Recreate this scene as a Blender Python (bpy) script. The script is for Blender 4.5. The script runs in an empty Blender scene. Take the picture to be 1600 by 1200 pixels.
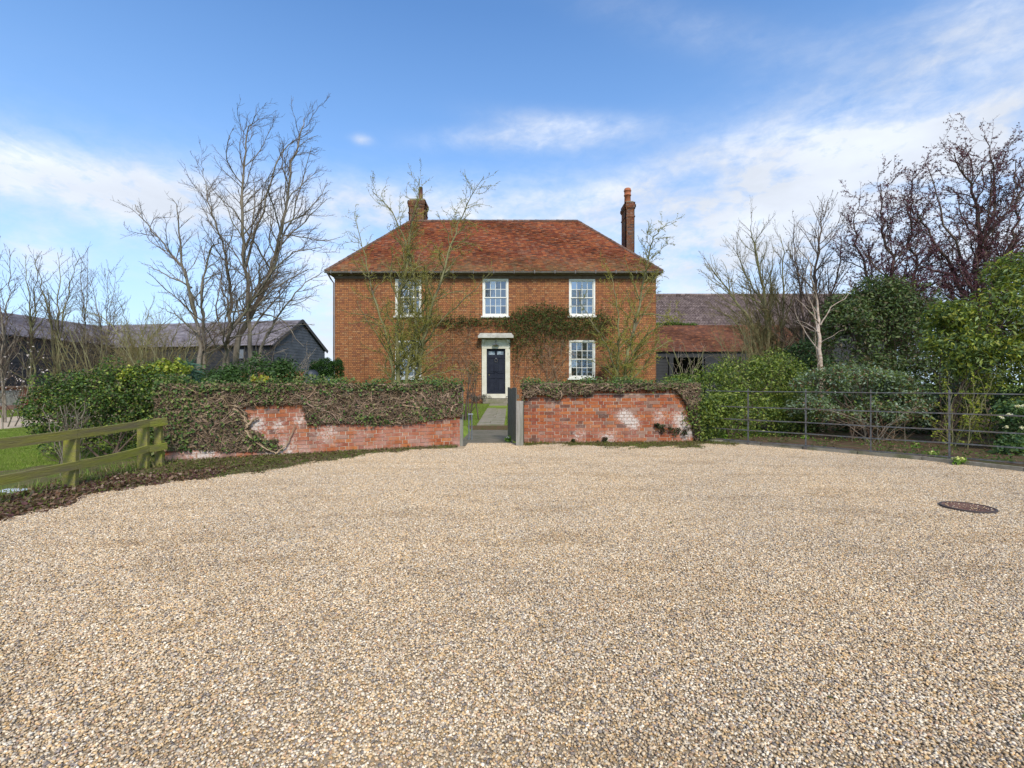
import bpy, math, random
import numpy as np
from mathutils import Vector, Matrix, noise as mnoise

random.seed(7); rng = np.random.default_rng(7)
SC = bpy.context.scene
COL = SC.collection
F = 755.0 / 1600.0      # focal length as a share of the picture's width
H = 1.35                # eye height
R = math.radians

# ------------------------------------------------------------------ camera
cam = bpy.data.cameras.new('camera'); camo = bpy.data.objects.new('camera', cam); COL.objects.link(camo)
camo.location = (0, 0, H); camo.rotation_euler = (R(90), 0, 0)
cam.sensor_width = 36; cam.lens = 36 * F; cam.clip_start = 0.05; cam.clip_end = 3000
SC.camera = camo

# ------------------------------------------------------------------ light and sky
SUN_EL, SUN_AZ = 44, 163          # degrees, azimuth clockwise from +Y
sun = bpy.data.lights.new('sun', 'SUN'); suno = bpy.data.objects.new('sun', sun); COL.objects.link(suno)
sun.energy = 2.6; sun.angle = R(12); sun.color = (1.0, 0.92, 0.80)
sd = Vector((math.sin(R(SUN_AZ)) * math.cos(R(SUN_EL)), math.cos(R(SUN_AZ)) * math.cos(R(SUN_EL)), math.sin(R(SUN_EL))))
suno.rotation_euler = sd.to_track_quat('Z', 'Y').to_euler()
suno.location = (0, 0, 40)
SC.view_settings.view_transform = 'Standard'; SC.view_settings.look = 'None'
SC.view_settings.exposure = 0.5; SC.view_settings.gamma = 1

class NT:
    """small wrapper that wires nodes"""
    def __init__(s, tree): s.t = tree; s.n = tree.nodes; s.l = tree.links
    def node(s, typ, **kw):
        n = s.n.new(typ)
        for k, v in kw.items(): setattr(n, k, v)
        return n
    def put(s, sock, v):
        if hasattr(v, 'is_output') or isinstance(v, bpy.types.NodeSocket): s.l.new(v, sock)
        else: sock.default_value = v
    def math(s, op, a, b=None, c=None, clamp=False):
        n = s.node('ShaderNodeMath', operation=op); n.use_clamp = clamp
        s.put(n.inputs[0], a)
        if b is not None: s.put(n.inputs[1], b)
        if c is not None: s.put(n.inputs[2], c)
        return n.outputs[0]
    def vmath(s, op, a, b=None):
        n = s.node('ShaderNodeVectorMath', operation=op); s.put(n.inputs[0], a)
        if b is not None: s.put(n.inputs[1], b)
        return n.outputs['Value'] if op in ('LENGTH', 'DOT_PRODUCT', 'DISTANCE') else n.outputs[0]
    def noise(s, vec, scale, detail=4, rough=0.55, dist=0.0):
        n = s.node('ShaderNodeTexNoise'); n.inputs['Scale'].default_value = scale; n.inputs['Detail'].default_value = detail
        n.inputs['Roughness'].default_value = rough; n.inputs['Distortion'].default_value = dist
        if vec is not None: s.l.new(vec, n.inputs['Vector'])
        return n.outputs['Fac']
    def mix(s, f, a, b, mode='MIX'):
        n = s.node('ShaderNodeMix', data_type='RGBA', blend_type=mode)
        s.put(n.inputs['Factor'], f)
        for sock, v in ((n.inputs[6], a), (n.inputs[7], b)):
            if isinstance(v, (tuple, list)): v = tuple(v)[:3] + (1,)
            s.put(sock, v)
        return n.outputs[2]
    def ramp(s, f, stops, interp='LINEAR'):
        n = s.node('ShaderNodeValToRGB'); cr = n.color_ramp; cr.interpolation = interp
        while len(cr.elements) < len(stops): cr.elements.new(0.5)
        for e, (p, c) in zip(cr.elements, stops):
            e.position = p; e.color = (c, c, c, 1) if isinstance(c, (int, float)) else tuple(c) + (1,)
        s.put(n.inputs[0], f); return n.outputs[0]
    def rng(s, v, a, b, c=0.0, d=1.0, smooth=False):
        n = s.node('ShaderNodeMapRange'); n.clamp = True
        if smooth: n.interpolation_type = 'SMOOTHSTEP'
        for i, x in enumerate((v, a, b, c, d)): s.put(n.inputs[i], x)
        return n.outputs[0]
    def mapping(s, vec, scale=(1, 1, 1), rot=(0, 0, 0), loc=(0, 0, 0)):
        n = s.node('ShaderNodeMapping'); n.inputs['Scale'].default_value = scale; n.inputs['Rotation'].default_value = rot
        n.inputs['Location'].default_value = loc; s.l.new(vec, n.inputs['Vector']); return n.outputs[0]

W = bpy.data.worlds.new('World'); SC.world = W; W.use_nodes = True
w = NT(W.node_tree); w.n.clear()
sky = w.node('ShaderNodeTexSky'); sky.sky_type = 'NISHITA'; sky.sun_disc = False
sky.sun_elevation = R(SUN_EL); sky.sun_rotation = R(SUN_AZ); sky.altitude = 50; sky.air_density = 1.0; sky.dust_density = 0.6; sky.ozone_density = 1.6
gen = w.node('ShaderNodeTexCoord').outputs['Generated']
sx = w.node('ShaderNodeSeparateXYZ'); w.l.new(gen, sx.inputs[0])
az = w.math('ARCTAN2', sx.outputs[0], sx.outputs[1]); el = w.math('ARCSINE', sx.outputs[2])
CLOUDS = [  # picture px, py, half width, half height, amount, tilt
    (60, 275, 230, 40, 1.0, -0.10), (330, 310, 240, 32, 0.7, -0.04), (600, 315, 170, 26, 0.5, 0.0),
    (760, 212, 90, 13, 0.55, 0.1), (900, 196, 110, 14, 0.6, -0.1), (850, 222, 90, 14, 0.6, 0), (60, 400, 55, 36, 0.7, 0.0), (520, 455, 85, 55, 0.9, 0.0), (500, 540, 80, 40, 0.9, 0),
    (1360, 230, 430, 80, 0.40, 0.62), (1180, 330, 330, 100, 0.85, 0.3), (1100, 250, 180, 20, 0.35, 0.2), (1510, 225, 85, 45, 1.1, 0.1),
    (1500, 420, 320, 110, 0.7, 0.0), (1130, 60, 260, 26, 0.16, -0.35), (850, 320, 300, 35, 0.5, 0.05), (565, 218, 13, 6, 1.3, 0.0),
    (780, 400, 900, 90, 0.35, 0.0)]
tot = None
for px, py, hw, hh, am, tilt in CLOUDS:
    a0 = math.atan((px - 800) / 755); e0 = math.atan((600 - py) / 755 * math.cos(a0))
    ra = hw / 755 * math.cos(a0) ** 1.6; re = hh / 755 * math.cos(a0)
    da = w.math('SUBTRACT', az, a0); de = w.math('SUBTRACT', el, e0)
    u = w.math('ADD', w.math('MULTIPLY', da, math.cos(tilt) / ra), w.math('MULTIPLY', de, math.sin(tilt) / ra))
    v = w.math('SUBTRACT', w.math('MULTIPLY', de, math.cos(tilt) / re), w.math('MULTIPLY', da, math.sin(tilt) / re))
    q = w.math('ADD', w.math('MULTIPLY', u, u), w.math('MULTIPLY', v, v))
    g = w.math('MULTIPLY', w.math('POWER', 2.71828, w.math('MULTIPLY', q, -1.0)), am)
    tot = g if tot is None else w.math('ADD', tot, g)
# clouds go on outside the frame as drifting banks of the same kind
far = w.rng(w.math('ABSOLUTE', az), 0.9, 1.5, 0, 1, True)
bank = w.rng(w.noise(w.mapping(gen, (1.2, 1.2, 3.0), loc=(3, 1, 0)), 1.6, 4), 0.34, 0.60, 0, 0.95)
tot = w.math('ADD', tot, w.math('MULTIPLY', bank, far))
wisp = w.noise(w.mapping(gen, (1.0, 1.0, 3.2), rot=(0, R(-14), 0)), 4.2, 9, 0.62, 0.7)
fine = w.noise(w.mapping(gen, (1, 1, 2.0)), 11, 8, 0.6, 0.4)
nn = w.math('ADD', w.math('MULTIPLY', wisp, 0.7), w.math('MULTIPLY', fine, 0.3))
puff = w.noise(w.mapping(gen, (1, 1, 1.9), loc=(7, 2, 4)), 26, 8, 0.62, 0.3)
dens = w.math('MULTIPLY', tot, w.math('MULTIPLY', w.rng(nn, 0.32, 0.62, 0.2, 1.15), w.rng(puff, 0.3, 0.62, 0.62, 1.25)), clamp=True)
dens = w.math('MULTIPLY', dens, 0.93)
shade = w.rng(w.noise(w.mapping(gen, (1, 1, 2.5), loc=(2, 5, 1)), 5, 6), 0.35, 0.7, 0.84, 1.04)
tint = w.mix(1.0, sky.outputs[0], (0.78, 1.27, 1.72), 'MULTIPLY')
base = w.mix(w.rng(el, 0.0, 0.66, 0.5, 0.07), tint, (4.2, 6.2, 8.8)); base = w.mix(w.rng(el, 0.0, 0.3, 0.75, 0.0, True), base, (5.6, 6.8, 8.2))
cc = w.node('ShaderNodeVectorMath', operation='SCALE'); cc.inputs[0].default_value = (6.6, 7.0, 7.7); w.l.new(shade, cc.inputs['Scale'])
cl = w.mix(dens, base, cc.outputs[0])
bg = w.node('ShaderNodeBackground'); bg.inputs['Strength'].default_value = 0.1; w.l.new(cl, bg.inputs['Color'])
wo = w.node('ShaderNodeOutputWorld'); w.l.new(bg.outputs[0], wo.inputs[0])

# ------------------------------------------------------------------ helpers
def P(x, y, d): return Vector(((x - 800) / 755 * d, d, H + (600 - y) / 755 * d))
def G(x, y, z=0.0): d = (H - z) * 755 / (y - 600); return Vector(((x - 800) / 755 * d, d, z))

def tag(o, label=None, cat=None, group=None, kind=None):
    if label: o['label'] = label
    if cat: o['category'] = cat
    if group: o['group'] = group
    if kind: o['kind'] = kind
    return o
def empty(name, loc=(0, 0, 0), rz=0.0, **kw):
    o = bpy.data.objects.new(name, None); COL.objects.link(o); o.location = loc; o.rotation_euler = (0, 0, rz); o.empty_display_size = 0.3
    return tag(o, **kw)
def link(name, me, parent=None, **kw):
    o = bpy.data.objects.new(name, me); COL.objects.link(o)
    if parent is not None: o.parent = parent
    return tag(o, **kw)
def mesh(name, V, T, mat, smooth=False, col=None):
    V = np.asarray(V, dtype=np.float32).reshape(-1, 3); T = np.asarray(T, dtype=np.int32); k = T.shape[1]
    me = bpy.data.meshes.new(name); me.vertices.add(len(V)); me.vertices.foreach_set('co', V.ravel())
    me.loops.add(T.size); me.loops.foreach_set('vertex_index', T.ravel())
    me.polygons.add(len(T)); me.polygons.foreach_set('loop_start', np.arange(len(T), dtype=np.int32) * k)
    if smooth: me.polygons.foreach_set('use_smooth', np.ones(len(T), dtype=bool))
    if col is not None:
        a = me.attributes.new('Col', 'FLOAT_COLOR', 'POINT'); c = np.ones((len(V), 4), dtype=np.float32); c[:, :3] = col; a.data.foreach_set('color', c.ravel())
    me.update(calc_edges=True); me.validate()
    if mat: me.materials.append(mat)
    return me

class MB:
    """collects polygons; one mesh on build"""
    def __init__(s): s.v = []; s.f = []; s.c = []; s.cur = (1, 1, 1)
    def add(s, vs, fs):
        b = len(s.v); s.v += [tuple(v) for v in vs]; s.f += [tuple(i + b for i in f) for f in fs]; s.c += [s.cur] * len(vs); return s
    def box(s, c, d, rot=None, bev=0.0):
        x, y, z = d[0] / 2, d[1] / 2, d[2] / 2
        if bev > 0:
            vs = []
            for sz in (-1, 1):
                for (ax, ay) in ((x - bev, y), (x, y - bev), (x, -y + bev), (x - bev, -y), (-x + bev, -y), (-x, -y + bev), (-x, y - bev), (-x + bev, y)):
                    vs.append((ax, ay, sz * z))
            fs = [tuple(range(7, -1, -1))[::1], tuple(range(8, 16))]
            fs[0] = tuple(range(8)); fs[1] = tuple(range(15, 7, -1))
            for i in range(8): j = (i + 1) % 8; fs.append((i, i + 8, j + 8, j))
            vs = [Vector(v) for v in vs]
        else:
            vs = [Vector((i * x, j * y, k * z)) for k in (-1, 1) for (i, j) in ((-1, -1), (1, -1), (1, 1), (-1, 1))]
            fs = [(0, 3, 2, 1), (4, 5, 6, 7), (0, 1, 5, 4), (1, 2, 6, 5), (2, 3, 7, 6), (3, 0, 4, 7)]
        if rot is not None: vs = [rot @ v for v in vs]
        c = Vector(c); return s.add([v + c for v in vs], fs)
    def bar(s, a, b, w, h, up=(0, 0, 1)):
        a = Vector(a); b = Vector(b); t = (b - a); L = t.length; t.normalize(); upv = Vector(up); sidev = t.cross(upv).normalized(); u = sidev.cross(t).normalized()
        M = Matrix((sidev, t, u)).transposed(); return s.box((a + b) / 2, (w, L, h), M)
    def tube(s, pts, rad, n=8, cap=True):
        pts = [Vector(p) for p in pts]; rs = rad if isinstance(rad, (list, tuple)) else [rad] * len(pts); vs = []; fs = []
        for i, p in enumerate(pts):
            t = (pts[min(i + 1, len(pts) - 1)] - pts[max(i - 1, 0)]).normalized(); ref = Vector((0, 0, 1)) if abs(t.z) < 0.9 else Vector((1, 0, 0))
            u = t.cross(ref).normalized(); v = t.cross(u)
            vs += [p + (u * math.cos(k * 2 * math.pi / n) + v * math.sin(k * 2 * math.pi / n)) * rs[i] for k in range(n)]
        for i in range(len(pts) - 1):
            for k in range(n): j = (k + 1) % n; fs.append((i * n + k, i * n + j, (i + 1) * n + j, (i + 1) * n + k))
        if cap: fs.append(tuple(range(n))); fs.append(tuple(range(len(vs) - 1, len(vs) - n - 1, -1)))
        return s.add(vs, fs)
    def quad(s, a, b, c, d): return s.add([a, b, c, d], [(0, 1, 2, 3)])
    def me(s, name, mat, smooth=False, col=False):
        me = bpy.data.meshes.new(name); me.from_pydata(s.v, [], s.f)
        if smooth: me.polygons.foreach_set('use_smooth', np.ones(len(me.polygons), dtype=bool))
        if col:
            a = me.attributes.new('Col', 'FLOAT_COLOR', 'POINT'); c = np.ones((len(s.v), 4), dtype=np.float32); c[:, :3] = s.c; a.data.foreach_set('color', c.ravel())
        me.update(); me.materials.append(mat); return me
    def build(s, name, mat, parent=None, smooth=False, col=False, **kw): return link(name, s.me(name, mat, smooth, col), parent, **kw)

# ------------------------------------------------------------------ materials
def new_mat(name):
    m = bpy.data.materials.new(name); m.use_nodes = True; t = NT(m.node_tree); t.n.clear()
    out = t.node('ShaderNodeOutputMaterial'); bs = t.node('ShaderNodeBsdfPrincipled'); t.l.new(bs.outputs[0], out.inputs[0])
    return m, t, bs, out
def simple(name, c1, c2=None, scale=6, rough=0.8, bump=0.0, bscale=None, stretch=(1, 1, 1), attr=False, metal=0, spec=0.4, rotz=0, obj=True, c3=None, lo=0.35, hi=0.65):
    m, t, bs, out = new_mat(name); tc = t.node('ShaderNodeTexCoord').outputs['Object'] if obj else t.node('ShaderNodeNewGeometry').outputs['Position']
    vec = t.mapping(tc, stretch, (0, 0, rotz)); base = c1
    if c2 is not None:
        f = t.rng(t.noise(vec, scale, 6, 0.6), lo, hi); base = t.mix(f, c1, c2)
    if c3 is not None:
        base = t.mix(t.rng(t.noise(vec, scale * 0.31, 4), 0.48, 0.68), base, c3)
    if attr:
        a = t.node('ShaderNodeAttribute', attribute_name='Col').outputs['Color']; base = t.mix(1.0, base if not isinstance(base, tuple) else base, a, 'MULTIPLY')
    t.put(bs.inputs['Base Color'], base if not isinstance(base, tuple) else tuple(base) + (1,))
    bs.inputs['Roughness'].default_value = rough; bs.inputs['Metallic'].default_value = metal; bs.inputs['Specular IOR Level'].default_value = spec
    if bump:
        b = t.node('ShaderNodeBump'); b.inputs['Strength'].default_value = bump; b.inputs['Distance'].default_value = 0.02
        t.l.new(t.noise(vec, bscale or scale * 3, 6, 0.65), b.inputs['Height']); t.l.new(b.outputs[0], bs.inputs['Normal'])
    return m
def leafmat(name, rough=0.42, trans=0.25, spec=0.45):
    m, t, bs, out = new_mat(name); a = t.node('ShaderNodeAttribute', attribute_name='Col').outputs['Color']
    t.l.new(a, bs.inputs['Base Color']); bs.inputs['Roughness'].default_value = rough; bs.inputs['Specular IOR Level'].default_value = spec
    tr = t.node('ShaderNodeBsdfTranslucent'); t.l.new(t.mix(1.0, a, (1.15, 1.2, 0.6), 'MULTIPLY'), tr.inputs['Color'])
    mx = t.node('ShaderNodeMixShader'); mx.inputs[0].default_value = trans; t.l.new(bs.outputs[0], mx.inputs[1]); t.l.new(tr.outputs[0], mx.inputs[2]); t.l.new(mx.outputs[0], out.inputs[0])
    return m
LEAF = leafmat('glossy_leaf', 0.5, 0.3, 0.3); MATTE_LEAF = leafmat('matte_leaf', 0.75, 0.3, 0.2)
BARK = simple('grey_bark', (0.13, 0.105, 0.075), (0.29, 0.25, 0.20), 5, 0.9, 0.6, 14, (1, 1, 0.35), c3=(0.12, 0.12, 0.07), spec=0.2)
TWIG = simple('brown_twig', (0.085, 0.06, 0.045), (0.19, 0.14, 0.105), 1.4, 0.9, spec=0.2)
LICHEN = simple('lichen_bark', (0.17, 0.17, 0.07), (0.26, 0.24, 0.13), 5, 0.95, 0.7, 14, (1, 1, 0.5), c3=(0.13, 0.115, 0.08), spec=0.15)
LICHTWIG = simple('lichen_twig', (0.25, 0.23, 0.06), (0.34, 0.31, 0.08), 1.6, 0.95, spec=0.15, c3=(0.19, 0.15, 0.08))
BIRCH = simple('birch_bark', (0.42, 0.36, 0.29), (0.24, 0.15, 0.10), 7, 0.8, 0.5, 20, (1, 1, 2.2), c3=(0.50, 0.40, 0.32))
PALETWIG = simple('pale_twig', (0.42, 0.35, 0.26), (0.26, 0.20, 0.15), 2, 0.9, spec=0.2)
DARKBARK = simple('dark_bark', (0.075, 0.05, 0.042), (0.15, 0.115, 0.085), 4, 0.9, 0.6, 14, (1, 1, 0.4), spec=0.2)
PURPTWIG = simple('purple_twig', (0.115, 0.05, 0.055), (0.19, 0.10, 0.10), 1.5, 0.85, spec=0.2)
OLIVETWIG = simple('olive_twig', (0.15, 0.12, 0.055), (0.24, 0.19, 0.09), 1.2, 0.9, spec=0.2)
IVYSTEM = simple('ivy_stem', (0.38, 0.29, 0.205), (0.18, 0.13, 0.09), 6, 0.9, 0.4, 30, attr=True, spec=0.15)
WHITE = simple('white_paint', (0.80, 0.79, 0.74), (0.72, 0.70, 0.62), 3, 0.45)
CREAM = simple('cream_paint', (0.72, 0.69, 0.58), (0.60, 0.56, 0.44), 3.0, 0.6, 0.15)
NAVY = simple('dark_door_paint', (0.014, 0.016, 0.028), (0.024, 0.028, 0.042), 3, 0.5, spec=0.2)
IRON = simple('painted_iron', (0.055, 0.06, 0.066), (0.15, 0.15, 0.15), 14, 0.38, 0.2, 60, spec=0.6, c3=(0.12, 0.085, 0.06))
LEAD = simple('gutter_paint', (0.10, 0.085, 0.08), (0.16, 0.15, 0.14), 4, 0.5)
STONE = simple('worn_stone', (0.30, 0.26, 0.20), (0.19, 0.17, 0.12), 5, 0.9, 0.5, 30, c3=(0.17, 0.17, 0.09))
CONC = simple('kerb_concrete', (0.30, 0.27, 0.22), (0.20, 0.18, 0.13), 9, 0.9, 0.5, 50, obj=False, c3=(0.12, 0.13, 0.06))
GREYWOOD = simple('weathered_grey_wood', (0.40, 0.37, 0.32), (0.25, 0.225, 0.19), 9, 0.85, 0.5, 40, (3, 3, 0.25), c3=(0.20, 0.20, 0.15))
GATEWOOD = simple('aged_gate_wood', (0.17, 0.155, 0.125), (0.09, 0.08, 0.065), 9, 0.9, 0.6, 40, (3, 3, 0.25), c3=(0.14, 0.14, 0.08))
BLACKWOOD = simple('black_weatherboard', (0.018, 0.019, 0.022), (0.036, 0.037, 0.042), 1.8, 0.7, 0.3, 9)
BLUEWOOD = simple('grey_black_weatherboard', (0.05, 0.058, 0.072), (0.09, 0.10, 0.12), 1.5, 0.6, 0.3, 9)
SLATE = simple('grey_slate', (0.17, 0.185, 0.21), (0.26, 0.27, 0.29), 1.2, 0.55, 0.4, 8, c3=(0.16, 0.15, 0.13))
TERRA = simple('terracotta', (0.42, 0.14, 0.06), (0.30, 0.10, 0.05), 6, 0.8)
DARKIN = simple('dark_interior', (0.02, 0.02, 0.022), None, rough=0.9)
# moss-stained fence timber
MOSSWOOD = simple('mossy_timber', (0.27, 0.26, 0.055), (0.20, 0.17, 0.09), 3.2, 0.95, 0.9, 14, (5, 0.5, 5), obj=False, c3=(0.25, 0.28, 0.035), spec=0.15)

def brick_mat(name, per_object, spots=(), pink=0.0, dull=None):
    m, t, bs, out = new_mat(name); pos = t.node('ShaderNodeNewGeometry').outputs['Position']
    f = t.node('ShaderNodeObjectInfo').outputs['Random'] if per_object else t.node('ShaderNodeSeparateColor')
    if not per_object:
        a = t.node('ShaderNodeAttribute', attribute_name='Col'); t.l.new(a.outputs['Color'], f.inputs[0]); f = f.outputs[0]
    base = t.ramp(f, [(0.0, (0.43, 0.135, 0.045)), (0.25, (0.36, 0.10, 0.042)), (0.45, (0.50, 0.18, 0.06)), (0.62, (0.28, 0.075, 0.04)), (0.80, (0.40, 0.145, 0.075)), (0.88, (0.12, 0.060, 0.045)), (0.96, (0.36, 0.21, 0.15))])
    if dull: base = t.mix(1.0, base, dull, 'MULTIPLY'); base = t.mix(t.rng(t.noise(pos, 2.2, 5), .4, .65, 0, .7), base, (0.10, 0.075, 0.06))
    n1 = t.noise(pos, 13, 8, 0.7); base = t.mix(t.rng(n1, 0.3, 0.7, 0.0, 0.6), base, t.mix(1.0, base, (0.55, 0.5, 0.5), 'MULTIPLY'))
    base = t.mix(t.rng(t.noise(pos, 45, 4), 0.62, 0.72, 0, 0.6), base, (0.42, 0.30, 0.22))
    tot = t.rng(t.noise(pos, 2.3, 5, 0.6), 0.5, 0.75, 0.0, 0.45)
    for (p, r, am) in spots:
        d = t.vmath('DISTANCE', pos, tuple(p)); g = t.rng(d, 0.0, r, am, 0.0, True); tot = t.math('ADD', tot, g)
    pat = t.rng(t.math('ADD', t.math('MULTIPLY', t.noise(pos, 21, 9, 0.82), 1.0), t.math('MULTIPLY', t.math('MINIMUM', tot, 1.0), 0.15)), 0.57, 0.66)
    sp = t.node('ShaderNodeSeparateXYZ'); t.l.new(pos, sp.inputs[0])
    foot = t.rng(sp.outputs[2], 0.05, 0.6, 0.5 + pink, pink * 0.4)
    base = t.mix(t.math('MULTIPLY', foot, t.rng(t.noise(pos, 4, 5), 0.4, 0.65)), base, (0.45, 0.26, 0.21))
    base = t.mix(t.math('MINIMUM', t.math('MULTIPLY', tot, 0.35), 0.35), base, (0.50, 0.27, 0.21)); base = t.mix(t.math('MULTIPLY', pat, t.math('ADD', tot, 0.12), clamp=True), base, (0.62, 0.54, 0.48))
    t.l.new(base, bs.inputs['Base Color']); bs.inputs['Roughness'].default_value = 0.92; bs.inputs['Specular IOR Level'].default_value = 0.2
    b = t.node('ShaderNodeBump'); b.inputs['Strength'].default_value = 0.6; b.inputs['Distance'].default_value = 0.01
    t.l.new(t.noise(pos, 60, 6, 0.7), b.inputs['Height']); t.l.new(b.outputs[0], bs.inputs['Normal'])
    return m
MORTAR = simple('lime_mortar', (0.56, 0.46, 0.36), (0.40, 0.30, 0.22), 6, 0.95, 0.5, 40, obj=False, c3=(0.34, 0.22, 0.16))

def house_brick():
    m, t, bs, out = new_mat('house_brickwork'); tc = t.node('ShaderNodeTexCoord').outputs['Object']
    sp = t.node('ShaderNodeSeparateXYZ'); t.l.new(tc, sp.inputs[0]); cb = t.node('ShaderNodeCombineXYZ')
    t.l.new(t.math('ADD', sp.outputs[0], sp.outputs[1]), cb.inputs[0]); t.l.new(sp.outputs[2], cb.inputs[1])
    br = t.node('ShaderNodeTexBrick'); br.offset = 0.5; br.squash = 0.55; br.squash_frequency = 2
    t.l.new(cb.outputs[0], br.inputs['Vector'])
    br.inputs['Color1'].default_value = (0, 0, 0, 1); br.inputs['Color2'].default_value = (1, 1, 1, 1); br.inputs['Mortar'].default_value = (0.5, 0.5, 0.5, 1)
    br.inputs['Scale'].default_value = 1; br.inputs['Mortar Size'].default_value = 0.012; br.inputs['Mortar Smooth'].default_value = 0.2
    br.inputs['Brick Width'].default_value = 0.20; br.inputs['Row Height'].default_value = 0.086; br.inputs['Bias'].default_value = 0.0
    base = t.ramp(br.outputs['Color'], [(0.0, (0.40, 0.155, 0.060)), (0.35, (0.46, 0.185, 0.075)), (0.6, (0.36, 0.13, 0.055)), (0.82, (0.24, 0.09, 0.05)), (0.95, (0.46, 0.23, 0.11))])
    big = t.noise(tc, 0.5, 5, 0.6); base = t.mix(t.rng(big, 0.38, 0.68, 0.0, 0.5), base, t.mix(1.0, base, (0.72, 0.55, 0.55), 'MULTIPLY'))
    base = t.mix(t.rng(t.noise(tc, 2.2, 6, 0.7), 0.5, 0.75, 0, 0.45), base, (0.45, 0.20, 0.07))
    base = t.mix(1.0, base, (0.98, 1.08, 1.10), 'MULTIPLY'); base = t.mix(t.math('MULTIPLY', br.outputs['Fac'], 0.78), base, (0.105, 0.055, 0.035)); base = t.mix(t.rng(t.noise(t.mapping(tc, (2.2, 2.2, 0.35)), 1.3, 6, 0.65), 0.48, 0.72, 0, 0.42), base, t.mix(1.0, base, (0.50, 0.48, 0.46), 'MULTIPLY'))
    t.l.new(base, bs.inputs['Base Color']); bs.inputs['Roughness'].default_value = 0.9; bs.inputs['Specular IOR Level'].default_value = 0.2
    b = t.node('ShaderNodeBump'); b.inputs['Strength'].default_value = 0.7; b.inputs['Distance'].default_value = 0.012; b.invert = True
    t.l.new(br.outputs['Fac'], b.inputs['Height']); t.l.new(b.outputs[0], bs.inputs['Normal'])
    return m
HBRICK = house_brick()

def glass_mat():
    m, t, bs, out = new_mat('old_window_glass'); r = t.node('ShaderNodeObjectInfo').outputs['Random']
    bs.inputs['Base Color'].default_value = (0.02, 0.024, 0.03, 1); bs.inputs['Roughness'].default_value = 0.03
    gl = t.node('ShaderNodeBsdfGlossy'); gl.inputs['Roughness'].default_value = 0.03; gl.inputs['Color'].default_value = (0.9, 0.95, 1, 1)
    tc = t.node('ShaderNodeTexCoord').outputs['Object']; b = t.node('ShaderNodeBump'); b.inputs['Strength'].default_value = 0.25; b.inputs['Distance'].default_value = 0.05
    t.l.new(t.noise(tc, 4.5, 2), b.inputs['Height']); t.l.new(b.outputs[0], gl.inputs['Normal'])
    mx = t.node('ShaderNodeMixShader'); t.l.new(t.rng(r, 0, 1, 0.12, 0.36), mx.inputs[0]); t.l.new(bs.outputs[0], mx.inputs[1]); t.l.new(gl.outputs[0], mx.inputs[2]); t.l.new(mx.outputs[0], out.inputs[0])
    return m
GLASS = glass_mat()
def tile_mat(name, stops, dark=(0.10, 0.06, 0.04), moss=(0.16, 0.13, 0.06), eave=None):
    m, t, bs, out = new_mat(name); pos = t.node('ShaderNodeNewGeometry').outputs['Position']
    a = t.node('ShaderNodeAttribute', attribute_name='Col'); s = t.node('ShaderNodeSeparateColor'); t.l.new(a.outputs['Color'], s.inputs[0])
    base = t.ramp(s.outputs[0], stops)
    f = t.rng(t.noise(t.mapping(pos, (1, 1, 1.6)), 1.1, 7, 0.7), 0.45, 0.66, 0, 0.75)
    base = t.mix(f, base, t.mix(1.0, base, (0.42, 0.38, 0.42), 'MULTIPLY'))
    f2 = t.rng(t.noise(pos, 5, 6, 0.7), 0.52, 0.66, 0, 0.7); base = t.mix(f2, base, dark); base = t.mix(t.rng(t.noise(t.mapping(pos, (1, 1, 3.0)), 3.4, 5, 0.75), 0.42, 0.60, 0.0, 0.45), t.mix(1.0, base, (1.25, 1.2, 1.15), 'MULTIPLY'), t.mix(1.0, base, (0.55, 0.55, 0.6), 'MULTIPLY'))
    base = t.mix(1.0, base, (0.68, 0.62, 0.66), 'MULTIPLY')
    if eave:
        sp = t.node('ShaderNodeSeparateXYZ'); t.l.new(pos, sp.inputs[0]); e = t.rng(sp.outputs[2], eave[0], eave[1], 0.75, 0.0)
        base = t.mix(t.math('MULTIPLY', e, t.rng(t.noise(pos, 2.2, 6, 0.7), 0.35, 0.6)), base, moss)
    t.l.new(base, bs.inputs['Base Color']); bs.inputs['Roughness'].default_value = 0.88; bs.inputs['Specular IOR Level'].default_value = 0.25
    return m
RTILE = tile_mat('clay_roof_tile', [(0.0, (0.36, 0.11, 0.045)), (0.2, (0.24, 0.07, 0.035)), (0.42, (0.46, 0.17, 0.06)), (0.6, (0.17, 0.06, 0.035)), (0.8, (0.40, 0.20, 0.11)), (1, (0.09, 0.05, 0.04))], eave=(6.6, 8.0))
OLDTILE = tile_mat('old_clay_tile', [(0.0, (0.20, 0.10, 0.065)), (0.4, (0.27, 0.12, 0.06)), (0.7, (0.15, 0.08, 0.06)), (0.93, (0.45, 0.20, 0.09)), (1, (0.12, 0.09, 0.08))], moss=(0.12, 0.10, 0.06))
PANTILE = tile_mat('grey_pantile', [(0.0, (0.22, 0.185, 0.16)), (0.5, (0.30, 0.26, 0.23)), (0.8, (0.17, 0.14, 0.12)), (1, (0.42, 0.37, 0.33))], dark=(0.15, 0.125, 0.10))
STOCKTILE = tile_mat('ridge_tile', [(0.0, (0.25, 0.17, 0.12)), (0.5, (0.17, 0.12, 0.09)), (1, (0.30, 0.22, 0.16))], dark=(0.12, 0.10, 0.075))

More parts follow.
